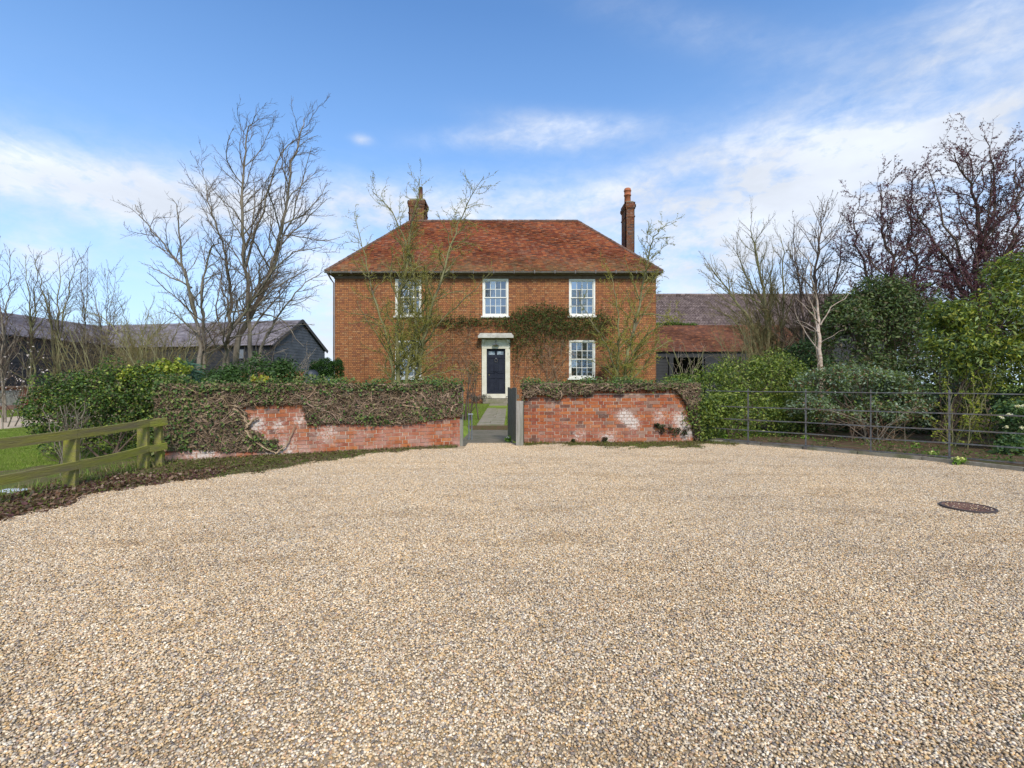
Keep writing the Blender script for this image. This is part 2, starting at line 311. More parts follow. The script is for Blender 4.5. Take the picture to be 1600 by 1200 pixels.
# ------------------------------------------------------------------ vegetation tools
def leaves_mesh(name, pts, nrm, size, cols, mat=None, ratio=0.5, droop=0.0, along=None, jitter=0.7):
    N = len(pts); pts = np.asarray(pts); n = np.asarray(nrm) + rng.normal(0, jitter, (N, 3)); n /= np.linalg.norm(n, axis=1)[:, None] + 1e-9
    rv = rng.normal(0, 1, (N, 3)) if along is None else np.asarray(along) + rng.normal(0, 0.35, (N, 3)); rv[:, 2] -= droop
    d = rv - n * (rv * n).sum(1)[:, None]; d /= np.linalg.norm(d, axis=1)[:, None] + 1e-9; s = np.cross(n, d)
    L = (size if np.ndim(size) else np.full(N, size)) * rng.uniform(0.45, 1.35, N); L = L[:, None]; wd = L * ratio * 0.5
    V = np.empty((N, 4, 3)); V[:, 0] = pts; V[:, 1] = pts + d * L * 0.45 + s * wd + n * wd * 0.35; V[:, 2] = pts + d * L; V[:, 3] = pts + d * L * 0.45 - s * wd + n * wd * 0.35
    i = np.arange(N, dtype=np.int32)[:, None] * 4; T = np.concatenate([i + np.array([[0, 2, 1]]), i + np.array([[0, 3, 2]])])
    cols = np.asarray(cols); ci = cols[rng.integers(0, len(cols), N)] * rng.uniform(0.75, 1.3, (N, 1)); C = np.repeat(ci, 4, axis=0)
    return mesh(name, V.reshape(-1, 3), T, mat or LEAF, False, C)

def blob_points(clumps, N, shell=(0.72, 1.05), zmin=0.02, hole=0.0, nscale=2.0):
    """points near the surfaces of many ellipsoids, weighted by area; returns points and outward normals"""
    cl = np.array(clumps, dtype=float); a = (cl[:, 3] * cl[:, 4] + cl[:, 3] * cl[:, 5] + cl[:, 4] * cl[:, 5]); k = rng.choice(len(cl), int(N * 1.8), p=a / a.sum())
    u = rng.normal(0, 1, (len(k), 3)); u /= np.linalg.norm(u, axis=1)[:, None]
    rr = rng.uniform(shell[0], shell[1], (len(k), 1)); p = cl[k, :3] + u * cl[k, 3:6] * rr; nr = u / cl[k, 3:6]; nr /= np.linalg.norm(nr, axis=1)[:, None]
    ok = p[:, 2] > zmin
    if hole > 0:
        q = p * nscale; f = np.sin(q[:, 0] * 1.7 + 1.3 * np.sin(q[:, 2] * 1.3)) * np.sin(q[:, 1] * 1.9 + q[:, 2]) * np.sin(q[:, 2] * 2.1 + 1.1 * np.sin(q[:, 0])); ok &= f > (-1 + hole)
    # drop points deep inside other clumps (they cannot be seen)
    p, nr = p[ok][:N], nr[ok][:N]
    return p, nr

def sub_clumps(main, n, r, seed=0, flat=0.85):
    """small leafy clumps sitting over the surface of the main volumes, so that the outline is uneven"""
    rs = np.random.default_rng(seed); out = []
    for m in main:
        for _ in range(n):
            u = rs.normal(0, 1, 3); u /= np.linalg.norm(u); u[2] = abs(u[2]) if rs.random() < 0.65 else u[2]
            q = rs.uniform(0.7, 1.0); s = r * rs.uniform(0.55, 1.35)
            out.append((m[0] + u[0] * m[3] * q, m[1] + u[1] * m[4] * q, m[2] + u[2] * m[5] * q, s, s, s * flat))
    return out

def bush(name, label, cat, main, nsub, rsub, N, size, cols, ratio=0.5, seed=1, hole=0.25, mat=None, stems=6, stemmat=None, droop=0.3, jitter=0.7, group=None, inner=0.3, base=None):
    m = np.array(main); loc = base or (float(m[:, 0].mean()), float(m[:, 1].mean()), 0.0)
    root = empty(name, loc, label=label, cat=cat, group=group)
    cl = sub_clumps(main, nsub, rsub, seed); p, n = blob_points(cl, int(N * (1 - inner)), hole=hole); p2, n2 = blob_points(main, int(N * inner), (0.6, 0.95), hole=0.0)
    p = np.concatenate([p, p2]); n = np.concatenate([n, n2]); n[:, 2] += 0.45
    f = link('foliage', leaves_mesh('foliage', p - np.array(loc), n, size, cols, mat, ratio, droop, None, jitter), root)
    out = []
    rs = random.Random(seed)
    for i in range(stems):
        k = rs.choice(main); tgt = Vector((k[0] + rs.uniform(-.6, .6) * k[3], k[1] + rs.uniform(-.6, .6) * k[4], k[2] + rs.uniform(0, .7) * k[5])); s0 = Vector((loc[0] + rs.uniform(-.3, .3), loc[1] + rs.uniform(-.2, .2), 0))
        out.append(guided([s0, s0.lerp(tgt, .5) + Vector((rs.uniform(-.1, .1), 0, .1)), tgt], 0.025, 0.008))
    kids = []
    for pl in out: shoots(pl, 1, dict(rate=3.0, ratio=0.35, ang=0.9, wig=0.12, up=0.05, seg=0.12, maxlev=2, rmin=0.003), kids, rs)
    link('branches', tubes_mesh('branches', out + kids, 4, stemmat or TWIG, -Vector(loc)), root)
    return root

def guided(pts, r0, r1, sub=4, wob=0.0, rs=random):
    """a smooth stem through given points -> list of (Vector, radius)"""
    pts = [Vector(p) for p in pts]; ext = [pts[0] * 2 - pts[1]] + pts + [pts[-1] * 2 - pts[-2]]; out = []; n = len(pts) - 1
    for i in range(n):
        a, b, c, d = ext[i:i + 4]
        for k in range(sub + (1 if i == n - 1 else 0)):
            t = k / sub; q = 0.5 * ((2 * b) + (c - a) * t + (2 * a - 5 * b + 4 * c - d) * t * t + (3 * b - a - 3 * c + d) * t ** 3)
            if wob: q = q + Vector((rs.gauss(0, wob), rs.gauss(0, wob), rs.gauss(0, wob) * .5))
            f = (i + t) / n; out.append((q, r0 + (r1 - r0) * f ** 0.8))
    return out

def shoots(line, lev, Pm, out, rs):
    """grow side shoots from a stem, level after level"""
    tot = sum((line[i + 1][0] - line[i][0]).length for i in range(len(line) - 1)); acc = 0.0; start = Pm.get('start', 0.22) if lev == 1 else 0.12
    rate = Pm['rate'] * (Pm.get('ratemul', 1.25) ** (lev - 1)); nxt = start * tot; wind = Pm.get('wind', (0, 0, 0))
    for i in range(len(line) - 1):
        a, ra = line[i]; b, rb = line[i + 1]; L = (b - a).length
        while nxt < acc + L:
            t = (nxt - acc) / max(L, 1e-6); p = a.lerp(b, t); r = ra + (rb - ra) * t; f = nxt / tot
            ax = (b - a).normalized(); phi = rs.uniform(0, 2 * math.pi); ref = Vector((0, 0, 1)) if abs(ax.z) < .9 else Vector((1, 0, 0)); u = ax.cross(ref).normalized(); v = ax.cross(u)
            an = Pm['ang'] * rs.uniform(0.6, 1.25); d = (ax * math.cos(an) + (u * math.cos(phi) + v * math.sin(phi)) * math.sin(an)).normalized()
            ln = tot * Pm['ratio'] * (1.15 - f * 0.75) * rs.uniform(0.45, 1.2) * (Pm.get('lenmul', 1.0) if lev > 1 else 1)
            nr = max(min(r * 0.6, ln * 0.0115 + Pm['rmin'] * .5), Pm['rmin'])
            n = max(2 if lev >= Pm['maxlev'] else 3, min(9, int(ln / Pm['seg']))); q = p.copy(); pl = [(q.copy(), nr)]; st = ln / n
            for k in range(n):
                d = d + Vector((rs.gauss(0, Pm['wig']) + wind[0], rs.gauss(0, Pm['wig']) + wind[1], rs.gauss(0, Pm['wig']) + Pm['up'] + wind[2])); d.normalize(); q = q + d * st
                pl.append((q.copy(), max(nr * (1 - 0.72 * (k + 1) / n), Pm['rmin'] * 0.6)))
            out.append(pl)
            if lev < Pm['maxlev'] and ln > Pm.get('minlen', 0.25): shoots(pl, lev + 1, Pm, out, rs)
            nxt += rs.uniform(0.5, 1.5) / rate
        acc += L

def tubes_mesh(name, lines, sides, mat, off=(0, 0, 0), cols=None):
    Vs = []; Ts = []; Rr = []; E = []; U = []; Cc = []; b = 0
    for li, pl in enumerate(lines):
        n = len(pl); pp = np.array([p[0][:] for p in pl]); tt = np.gradient(pp, axis=0) if n > 1 else np.array([[0, 0, 1]]); main = pp[-1] - pp[0]
        ref = np.zeros(3); ref[np.argmin(np.abs(main))] = 1.0
        Vs.append(pp); Ts.append(tt); Rr.append([p[1] for p in pl]); U.append(np.tile(ref, (n, 1))); E.append(np.arange(b, b + n - 1)); b += n
        if cols is not None: Cc.append(np.tile(cols[li], (n, 1)))
    Pp = np.concatenate(Vs) + np.array(off[:]); T = np.concatenate(Ts); T /= np.linalg.norm(T, axis=1)[:, None] + 1e-9; Rr = np.concatenate(Rr)[:, None]; U = np.concatenate(U); E = np.concatenate(E)
    A = np.cross(T, U); A /= np.linalg.norm(A, axis=1)[:, None] + 1e-9; B = np.cross(T, A); ring = []
    for k in range(sides): c = 2 * math.pi * k / sides; ring.append(Pp + Rr * (A * math.cos(c) + B * math.sin(c)))
    V = np.stack(ring, 1).reshape(-1, 3); quads = []
    for k in range(sides): j = (k + 1) % sides; quads.append(np.stack([E * sides + k, E * sides + j, (E + 1) * sides + j, (E + 1) * sides + k], 1))
    C = np.repeat(np.concatenate(Cc), sides, axis=0) if cols is not None else None
    return mesh(name, V, np.concatenate(quads), mat, True, C)

def tree(name, label, stems, Pm, bark, twig, seed=1, group=None, buds=None, cat='tree', z0=0.0, limbs=()):
    """stems: (points, r0, r1) traced for this tree; everything finer grows from them"""
    rs = random.Random(seed); base = Vector(stems[0][0][0]); base.z = z0; root = empty(name, base, label=label, cat=cat, group=group); kids = []; main = []
    for (pts, r0, r1) in stems:
        pts = [Vector(p) for p in pts]; pl = guided(pts, r0, r1, 5, Pm.get('wob', 0.02), rs); main.append(pl)
        link('trunk', tubes_mesh('trunk', [pl], 8, bark, -base), root)
    extra = []
    for (pts, r0, r1) in limbs: extra.append(guided([Vector(p) for p in pts], r0, r1, 4, Pm.get('wob', 0.02), rs))
    for pl in main + extra: shoots(pl, 1, Pm, kids, rs)
    thick = [k for k in kids if k[0][1] > 0.014] + extra; thin = [k for k in kids if k[0][1] <= 0.014]
    if thick: link('branches', tubes_mesh('branches', thick, 5, bark, -base), root)
    if thin: link('crown', tubes_mesh('crown', thin, 3, twig, -base), root)
    if buds:
        n, size, cols, mt = buds[:4]; src = thin or kids; P_ = []; 
        for _ in range(n):
            k = rs.choice(src); i = rs.randrange(1, len(k)); t = rs.random(); P_.append((k[i - 1][0].lerp(k[i][0], t) + Vector((rs.gauss(0, .008), rs.gauss(0, .008), rs.gauss(0, .008))))[:])
        P_ = np.array(P_) - np.array(base[:]); link(buds[4] if len(buds) > 4 else 'buds', leaves_mesh('buds', P_, np.tile([0, -.3, .6], (len(P_), 1)), size, cols, mt, 0.7), root)
    return root

# ------------------------------------------------------------------ setting: ground
def sst(a, b, x):
    t = np.clip((x - a) / (b - a), 0, 1); return t * t * (3 - 2 * t)
def terr(X, Y):
    h = (0.12 + 0.29 * sst(14.2, 22.5, Y)) * sst(10.9, 12.2, Y) * sst(-5.5, -3.0, X) * (1 - sst(60, 90, Y))
    h = h * (1 - (sst(-1.35, -1.15, X) - sst(-.02, .1, X)) * (1 - sst(14.22, 14.36, Y)))
    h = h * (1 - sst(4.2, 5.0, X) * (1 - sst(19, 22, Y)))
    return h - 0.012
xs = np.concatenate([[-900, -400, -200, -120, -80, -55], np.arange(-40, -6, 1.0), np.arange(-6, 8, 0.15), np.arange(8, 50, 1.0), [60, 80, 120, 200, 400, 900]])
ys = np.concatenate([[-300, -100, -40, -15], np.arange(-8, 10, 1.0), np.arange(10, 16, 0.15), np.arange(16, 26, 0.5), np.arange(26, 60, 2.0), [70, 90, 120, 200, 400, 800, 1500]])
X, Y = np.meshgrid(xs, ys); Z = terr(X, Y); nx, ny = len(xs), len(ys); idx = np.arange(nx * ny).reshape(ny, nx)
Q = np.stack([idx[:-1, :-1], idx[:-1, 1:], idx[1:, 1:], idx[1:, :-1]], -1).reshape(-1, 4)
GRASSG = simple('lawn_ground', (0.15, 0.22, 0.03), (0.22, 0.29, 0.045), 1.5, 0.95, 0.8, 30, obj=False, c3=(0.13, 0.15, 0.04), spec=0.1)
link('lawn', mesh('lawn', np.stack([X, Y, Z], -1), Q, GRASSG, True), kind='structure', label='mown green lawn spreading round the house and yard')

def sheet(name, pts, z, mat, **kw):
    me = bpy.data.meshes.new(name); me.from_pydata([(p[0], p[1], z) for p in pts], [], [tuple(range(len(pts)))]); me.materials.append(mat); return link(name, me, None, kind='structure', **kw)
PEB = [(0.62, 0.49, 0.33), (0.55, 0.39, 0.21), (0.70, 0.60, 0.45), (0.42, 0.33, 0.24), (0.76, 0.70, 0.59), (0.20, 0.18, 0.17), (0.52, 0.35, 0.23), (0.64, 0.46, 0.25), (0.33, 0.29, 0.27), (0.60, 0.52, 0.42)]
GRAVB = simple('gravel_bed', (0.50, 0.40, 0.27), (0.34, 0.26, 0.17), 40, 0.95, 0.8, 90, obj=False, spec=0.1)
yard = [(-14, -6), (14, -6), (14, 8), G(1600, 735)[:2], G(1254, 700)[:2], G(1090, 690)[:2], (4.2, 11.1), (0.2, 10.95), (-1.2, 10.55), (-6.6, 8.35), (-7, 8), (-6.5, 5)]
yard = [(-14, -6), (16, -6), (16, 6.2), (9.6, 8.0), (8.2, 9.1), (5.6, 10.9), (4.2, 11.05), (-0.2, 11.05), (-1.2, 10.55), (-6.3, 8.15), (-7.5, 5.5), (-14, 4)]
sheet('gravel_yard', yard, 0.0, GRAVB, label='pale pea gravel yard in front of the garden wall')
DRIVE = simple('far_gravel', (0.52, 0.43, 0.32), (0.42, 0.34, 0.25), 9, 0.95, 0.4, 60, obj=False, spec=0.1)
sheet('drive', [(-11.9, 4), (-13.2, 9), (-15.2, 14.4), (-15.9, 16.7), (-18, 24), (-20.5, 36), (-27, 40), (-22.4, 25), (-21.6, 22.6), (-20.4, 19.2), (-18.5, 14), (-16, 4)], -0.005, DRIVE, label='gravel drive curving past the black barn')

# gravel stones: one square metre of loose stones, laid again and again
def ico():
    t = (1 + 5 ** .5) / 2; v = np.array([(-1, t, 0), (1, t, 0), (-1, -t, 0), (1, -t, 0), (0, -1, t), (0, 1, t), (0, -1, -t), (0, 1, -t), (t, 0, -1), (t, 0, 1), (-t, 0, -1), (-t, 0, 1)]) / 1.902
    f = np.array([(0, 11, 5), (0, 5, 1), (0, 1, 7), (0, 7, 10), (0, 10, 11), (1, 5, 9), (5, 11, 4), (11, 10, 2), (10, 7, 6), (7, 1, 8), (3, 9, 4), (3, 4, 2), (3, 2, 6), (3, 6, 8), (3, 8, 9), (4, 9, 5), (2, 4, 11), (6, 2, 10), (8, 6, 7), (9, 8, 1)])
    return v, f
def peb_mat():
    m, t, bs, out = new_mat('gravel_stone'); pos = t.node('ShaderNodeNewGeometry').outputs['Position']
    a = t.node('ShaderNodeAttribute', attribute_name='Col').outputs['Color']
    f = t.noise(pos, 0.55, 5, 0.6); base = t.mix(t.rng(f, 0.35, 0.65), t.mix(1.0, a, (1.08, 1.0, 0.885), 'MULTIPLY'), t.mix(1.0, a, (0.95, 0.905, 0.85), 'MULTIPLY'))
    g = t.rng(t.noise(t.mapping(pos, (0.5, 1.4, 1), rot=(0, 0, 0.5)), 1.6, 6, 0.65), 0.50, 0.68, 0, 0.55); base = t.mix(g, base, t.mix(1.0, base, (0.66, 0.60, 0.52), 'MULTIPLY'))
    t.l.new(base, bs.inputs['Base Color']); bs.inputs['Roughness'].default_value = 0.75; bs.inputs['Specular IOR Level'].default_value = 0.3
    return m
PEBM = peb_mat()
def pebble_patch(name, n, seed):
    r = np.random.default_rng(seed); v, f = ico(); N = n
    c = np.stack([r.uniform(-.5, .5, N), r.uniform(-.5, .5, N), r.uniform(-0.001, 0.006, N)], 1)
    s = np.clip(r.lognormal(0, .24, (N, 1)), .5, 1.6) * 0.0046 * np.stack([r.uniform(1.0, 1.6, N), r.uniform(.8, 1.15, N), r.uniform(.55, .85, N)], 1)
    a = r.uniform(0, 6.283, N); ti = r.normal(0, .45, N); vv = v[None] * s[:, None] * r.uniform(.82, 1.18, (N, 12, 1))
    x, y, z = vv[..., 0], vv[..., 1], vv[..., 2]; y, z = y * np.cos(ti)[:, None] - z * np.sin(ti)[:, None], y * np.sin(ti)[:, None] + z * np.cos(ti)[:, None]
    x, y = x * np.cos(a)[:, None] - y * np.sin(a)[:, None], x * np.sin(a)[:, None] + y * np.cos(a)[:, None]
    V = np.stack([x, y, z], -1) + c[:, None]; T = (f[None] + (np.arange(N) * 12)[:, None, None]).reshape(-1, 3)
    cols = np.array(PEB)[r.choice(len(PEB), N, p=[.16, .11, .16, .09, .13, .06, .06, .07, .08, .08])] * r.uniform(.62, 1.25, (N, 1))
    return bpy.data.objects.new(name, mesh(name, V.reshape(-1, 3), T, PEBM, True, np.repeat(cols, 12, 0)))
def tiler(name, pts, rots, vars_, srcs, scale=1.0, **kw):
    """one object whose points carry the loose patches (geometry nodes)"""
    me = bpy.data.meshes.new(name); me.from_pydata([tuple(p) for p in pts], [], [])
    a = me.attributes.new('turn', 'FLOAT_VECTOR', 'POINT'); a.data.foreach_set('vector', np.array([(0, 0, r) for r in rots], dtype=np.float32).ravel())
    b = me.attributes.new('pick', 'INT', 'POINT'); b.data.foreach_set('value', np.array(vars_, dtype=np.int32))
    o = link(name, me, None, kind='stuff', **kw); ng = bpy.data.node_groups.new(name, 'GeometryNodeTree')
    ng.interface.new_socket('Geometry', in_out='INPUT', socket_type='NodeSocketGeometry'); ng.interface.new_socket('Geometry', in_out='OUTPUT', socket_type='NodeSocketGeometry')
    gi = ng.nodes.new('NodeGroupInput'); go = ng.nodes.new('NodeGroupOutput'); jn = ng.nodes.new('GeometryNodeJoinGeometry')
    at = ng.nodes.new('GeometryNodeInputNamedAttribute'); at.data_type = 'FLOAT_VECTOR'; at.inputs[0].default_value = 'turn'
    pk = ng.nodes.new('GeometryNodeInputNamedAttribute'); pk.data_type = 'INT'; pk.inputs[0].default_value = 'pick'
    for i, s in enumerate(srcs):
        oi = ng.nodes.new('GeometryNodeObjectInfo'); oi.inputs['Object'].default_value = s; oi.inputs['As Instance'].default_value = True
        cmp = ng.nodes.new('FunctionNodeCompare'); cmp.data_type = 'INT'; cmp.operation = 'EQUAL'; ng.links.new(pk.outputs['Attribute'], cmp.inputs[2]); cmp.inputs[3].default_value = i
        ip = ng.nodes.new('GeometryNodeInstanceOnPoints'); ng.links.new(gi.outputs[0], ip.inputs['Points']); ng.links.new(cmp.outputs[0], ip.inputs['Selection'])
        ng.links.new(oi.outputs['Geometry'], ip.inputs['Instance']); ng.links.new(at.outputs['Attribute'], ip.inputs['Rotation']); ip.inputs['Scale'].default_value = (scale,) * 3
        ng.links.new(ip.outputs[0], jn.inputs[0])
    ng.links.new(jn.outputs[0], go.inputs[0]); md = o.modifiers.new('laid', 'NODES'); md.node_group = ng
    return o
def inside(pt, poly):
    x, y = pt; c = False; j = len(poly) - 1
    for i in range(len(poly)):
        if (poly[i][1] > y) != (poly[j][1] > y) and x < (poly[j][0] - poly[i][0]) * (y - poly[i][1]) / (poly[j][1] - poly[i][1]) + poly[i][0]: c = not c
        j = i
    return c
srcs = [pebble_patch('stone_patch', 16000, s) for s in (1, 2, 3)]
pts = [(x + .5, y + .5, 0.004) for x in range(-12, 13) for y in range(-1, 12) if inside((x + .5, y + .5), yard) and abs(x + .5) < (y + 2.5) * 1.15 + 1]
pts = [p for p in pts if not (p[1] > 10.6 and -1.2 < p[0] < 4.3)] 
rr = random.Random(3); tiler('gravel_stones', pts, [rr.randrange(4) * math.pi / 2 for _ in pts], [rr.randrange(3) for _ in pts], srcs, label='loose mixed tan, white and grey pea gravel stones of the yard')

# raised verges that come up through the gravel with a ragged edge
def seg_dist(X, Y, line):
    """signed distance to an open polyline; positive on its left"""
    best = np.full(X.shape, 1e9); sg = np.ones(X.shape)
    for (a, b) in zip(line[:-1], line[1:]):
        ax, ay = a[0], a[1]; dx, dy = b[0] - ax, b[1] - ay; L2 = dx * dx + dy * dy; t = np.clip(((X - ax) * dx + (Y - ay) * dy) / L2, 0, 1)
        ex, ey = X - ax - t * dx, Y - ay - t * dy; d = np.hypot(ex, ey); cr = dx * (Y - ay) - dy * (X - ax); m = d < best; best = np.where(m, d, best); sg = np.where(m, np.sign(cr), sg)
    return best * sg
def fbm(X, Y, s, o=0):
    return sum(np.sin(X * s * k * 1.3 + 1.7 * k + o + 1.5 * np.sin(Y * s * k * .9 + o)) * np.sin(Y * s * k * 1.1 + 2.3 * k + 1.2 * np.sin(X * s * k)) / k for k in (1, 2.1, 4.3, 8.7)) * .5
def verge(name, line, box, mat, hmax=0.03, ragged=0.24, res=0.06, cap=3.0, **kw):
    xs = np.arange(box[0], box[1], res); ys = np.arange(box[2], box[3], res); X, Y = np.meshgrid(xs, ys); d = seg_dist(X, Y, line) + ragged * fbm(X, Y, 3.1)
    Z = np.clip(d * 0.13, -0.03, hmax) + 0.013 * fbm(X, Y, 7, 2); idx = np.arange(X.size).reshape(X.shape)
    Q = np.stack([idx[:-1, :-1], idx[:-1, 1:], idx[1:, 1:], idx[1:, :-1]], -1).reshape(-1, 4); keep = (Z.ravel()[Q].max(1) > -0.006) & (d.ravel()[Q].max(1) < cap)
    return link(name, mesh(name, np.stack([X, Y, Z], -1), Q[keep], mat, True), None, kind='structure', **kw), (X, Y, Z, d)
MOSSG = simple('mossy_soil', (0.08, 0.10, 0.025), (0.17, 0.12, 0.075), 4, 0.98, 1.0, 40, obj=False, c3=(0.11, 0.14, 0.03), spec=0.1)
LITTERG = simple('soil', (0.085, 0.05, 0.032), (0.13, 0.09, 0.055), 9, 0.98, 1.0, 40, obj=False, c3=(0.065, 0.085, 0.025), spec=0.1)
edgeL = [G(-330, 905), G(-60, 840), G(0, 818), G(60, 797), G(130, 775), G(200, 762), G(290, 753), G(400, 740), G(500, 723), G(580, 711), G(640, 705), G(722, 698.5)]
_, vL = verge('left_verge', edgeL, (-11, -1.1, 3.0, 10.8), MOSSG, label='mossy verge between gravel, mossy fence and ivy wall')
edgeR = [G(800, 694), G(900, 697), G(985, 701), G(1085, 699), G(1130, 694), (5.2, 11.6)]
_, vR = verge('right_verge', edgeR, (0.2, 5.6, 9.6, 11.3), MOSSG, ragged=0.5, hmax=0.022, label='thin mossy verge along the foot of the right garden wall')
KL = [G(1085, 690.5), G(1130, 692), G(1254, 702.5), G(1441, 719.5), G(1600, 737.5), G(1830, 766)]   # kerb line
KL = [Vector((p.x, p.y, 0)) for p in KL]
bed = [p[:2] for p in KL] + [(16, 6.2), (22, 8), (22, 24), (7.4, 24), (7.4, 12.5), (4.3, 11.2)]
sheet('planting_bed', bed, 0.045, LITTERG, label='brown soil bed behind the iron railings')

def scatter_on(name, V, dmin, dmax, N, size, cols, flat=True, ratio=0.6, mat=None, xr=None, **kw):
    X, Y, Z, d = V; ok = np.argwhere((d > dmin) & (d < dmax) & (Z > -0.01) & ((X > xr[0]) & (X < xr[1]) if xr else True)); k = ok[rng.integers(0, len(ok), N)]; x = X[k[:, 0], k[:, 1]] + rng.uniform(-.04, .04, N); y = Y[k[:, 0], k[:, 1]] + rng.uniform(-.04, .04, N); z = Z[k[:, 0], k[:, 1]]
    return link(name, leaves_mesh(name, np.stack([x, y, z + rng.uniform(0.0, .015, N)], 1), np.tile([0, 0, 1.0 if flat else .2], (N, 1)), size, cols, mat or MATTE_LEAF, ratio, 0, None, 0.45 if flat else .9), None, kind='stuff', **kw)
scatter_on('leaf_litter', vL, -0.14, 0.75, 9000, 0.055, [(0.16, 0.085, 0.05), (0.11, 0.06, 0.045), (0.22, 0.14, 0.09), (0.30, 0.22, 0.16), (0.13, 0.06, 0.06)], xr=(-9, -4.3), label='fallen brown leaves along the mossy timber fence')
scatter_on('leaf_litter', vL, -0.1, 1.8, 4200, 0.045, [(0.12, 0.08, 0.04), (0.20, 0.14, 0.09), (0.07, 0.06, 0.03)], xr=(-5.4, -1.5), label='scattered brown leaves in front of the ivy-covered left wall')
scatter_on('moss_tufts', vL, -0.05, 2.4, 20000, 0.045, [(0.11, 0.14, 0.025), (0.15, 0.18, 0.035), (0.07, 0.08, 0.02), (0.20, 0.14, 0.08), (0.13, 0.08, 0.05)], False, 0.3, xr=(-6.2, -1.2), label='low green moss and weeds below the ivy-covered left wall')
scatter_on('moss_tufts', vR, -0.12, 1.2, 9000, 0.04, [(0.10, 0.13, 0.02), (0.19, 0.19, 0.04), (0.17, 0.13, 0.06), (0.12, 0.10, 0.05)], False, 0.3, label='low green moss and weeds below the right garden wall')
scatter_on('leaf_litter', vR, -0.1, 1.0, 700, 0.035, [(0.12, 0.08, 0.04), (0.20, 0.14, 0.09)], label='scattered brown leaves below the right garden wall')

N = 260; X_ = rng.uniform(-7, 9, N); Y_ = rng.uniform(1.6, 10.4, N) ** 1.0; q = np.stack([X_, Y_, np.full(N, .014)], 1)
link('fallen_leaves', leaves_mesh('fallen_leaves', q, np.tile([0, 0, 1.0], (N, 1)), .03, [(0.15, 0.09, 0.05), (0.24, 0.16, 0.09), (0.10, 0.12, 0.04), (0.07, 0.06, 0.04)], MATTE_LEAF, .5, 0, None, .3), None, kind='stuff', label='few small dead leaves and twigs lying loose on the gravel')
# grass: one square metre of blades laid over the lawn that shows
def grass_patch(name, n, h, seed, cols, base=0.0):
    r = np.random.default_rng(seed); x = r.uniform(-.52, .52, n); y = r.uniform(-.52, .52, n); hh = h * r.uniform(.4, 1.3, n); a = r.uniform(0, 6.28, n); l = r.normal(0, .5, (n, 2)) * hh[:, None]; wd = 0.0045
    V = np.empty((n, 3, 3)); V[:, 0] = np.stack([x - wd * np.cos(a), y - wd * np.sin(a), 0 * x], 1); V[:, 1] = np.stack([x + wd * np.cos(a), y + wd * np.sin(a), 0 * x], 1); V[:, 2] = np.stack([x + l[:, 0], y + l[:, 1], hh], 1)
    c = np.array(cols)[r.integers(0, len(cols), n)] * r.uniform(.7, 1.3, (n, 1)); T = np.arange(n * 3).reshape(-1, 3)
    return bpy.data.objects.new(name, mesh(name, V.reshape(-1, 3), T, MATTE_LEAF, False, np.repeat(c, 3, 0)))
GC = [(0.19, 0.28, 0.04), (0.25, 0.34, 0.055), (0.15, 0.22, 0.04), (0.30, 0.32, 0.10)]
gs = [grass_patch('lawn_patch', 7000, 0.045, 5, GC), grass_patch('lawn_patch', 7000, 0.04, 6, GC)]
def lawn_ok(x, y):
    if y < 4.2 or x > -5.6: return False
    e = seg_dist(np.array([[x]]), np.array([[y]]), edgeL)[0, 0]
    if e < 0.75: return False
    xn = -15.2 - (y - 14.4) * .3; xf = -20.4 - (y - 19.2) * .35
    return x > xn + .6 or x < xf - .5
pts = [(x + .5, y + .5, -0.01) for x in range(-26, -5) for y in range(3, 30) if lawn_ok(x + .5, y + .5) and x + .5 > -1.12 * (y + 1.5) and x < -.6 * y + 2]
tiler('grass', pts, [rr.random() * 6 for _ in pts], [rr.randrange(2) for _ in pts], gs, 1.04, label='short mown grass of the left lawn beyond the fence')
gp = [(x, y, float(terr(np.array(x), np.array(y)))) for y in np.arange(14.6, 23.2, .55) for x in (-1.32 - .0, -1.8, -2.3, .10, .62)]
tiler('grass', gp, [0 for _ in gp], [rr.randrange(2) for _ in gp], gs, .55, label='lush green grass beside the path to the front door')

# garden path: lower landing, one step, upper flagstone path
pr = empty('garden_path', (-.6, 10.8, 0), label='straight stone path leading from the gate up to the front door', cat='path'); pr['kind'] = 'structure'
m = MB()
m.quad((-.62, -.3, 0.006), (.62, -.3, 0.006), (.62, 3.36, 0.006), (-.62, 3.36, 0.006)); link('landing', m.me('landing', simple('trodden_concrete', (0.17, 0.145, 0.11), (0.10, 0.095, 0.06), 3, 0.95, 0.5, 30, obj=False)), pr)
m = MB(); m.box((0.0, 3.42, 0.05), (1.4, .1, .155)); m.build('riser', simple('mossy_riser', (0.13, 0.075, 0.05), (0.08, 0.08, 0.03), 9, 0.95), pr)
yy = 14.23; k = 0
rs = random.Random(4)
def pathz(y): return 0.135 + (y - 14.2) / 8.8 * 0.275
while yy < 23.0:
    L = rs.uniform(.42, .62); L = min(L, 23.05 - yy); xx = -.41; ws = [.82] if rs.random() < .3 else ([.38, .44] if k % 2 else [.47, .35])
    for wd in ws:
        b = MB(); b.box((0, 0, 0), (wd - .018, L - .018, .05), bev=.01); zc = pathz(yy + L / 2) - .005 + rs.uniform(-.003, .003)
        o = b.build('flagstone', STONE, pr); o.location = (xx + wd / 2 + rs.uniform(-.004, .004) - .03, yy + L / 2 - 10.8, zc); o.rotation_euler = (math.atan(.275 / 8.8), 0, rs.uniform(-.008, .008)); xx += wd
    yy += L; k += 1

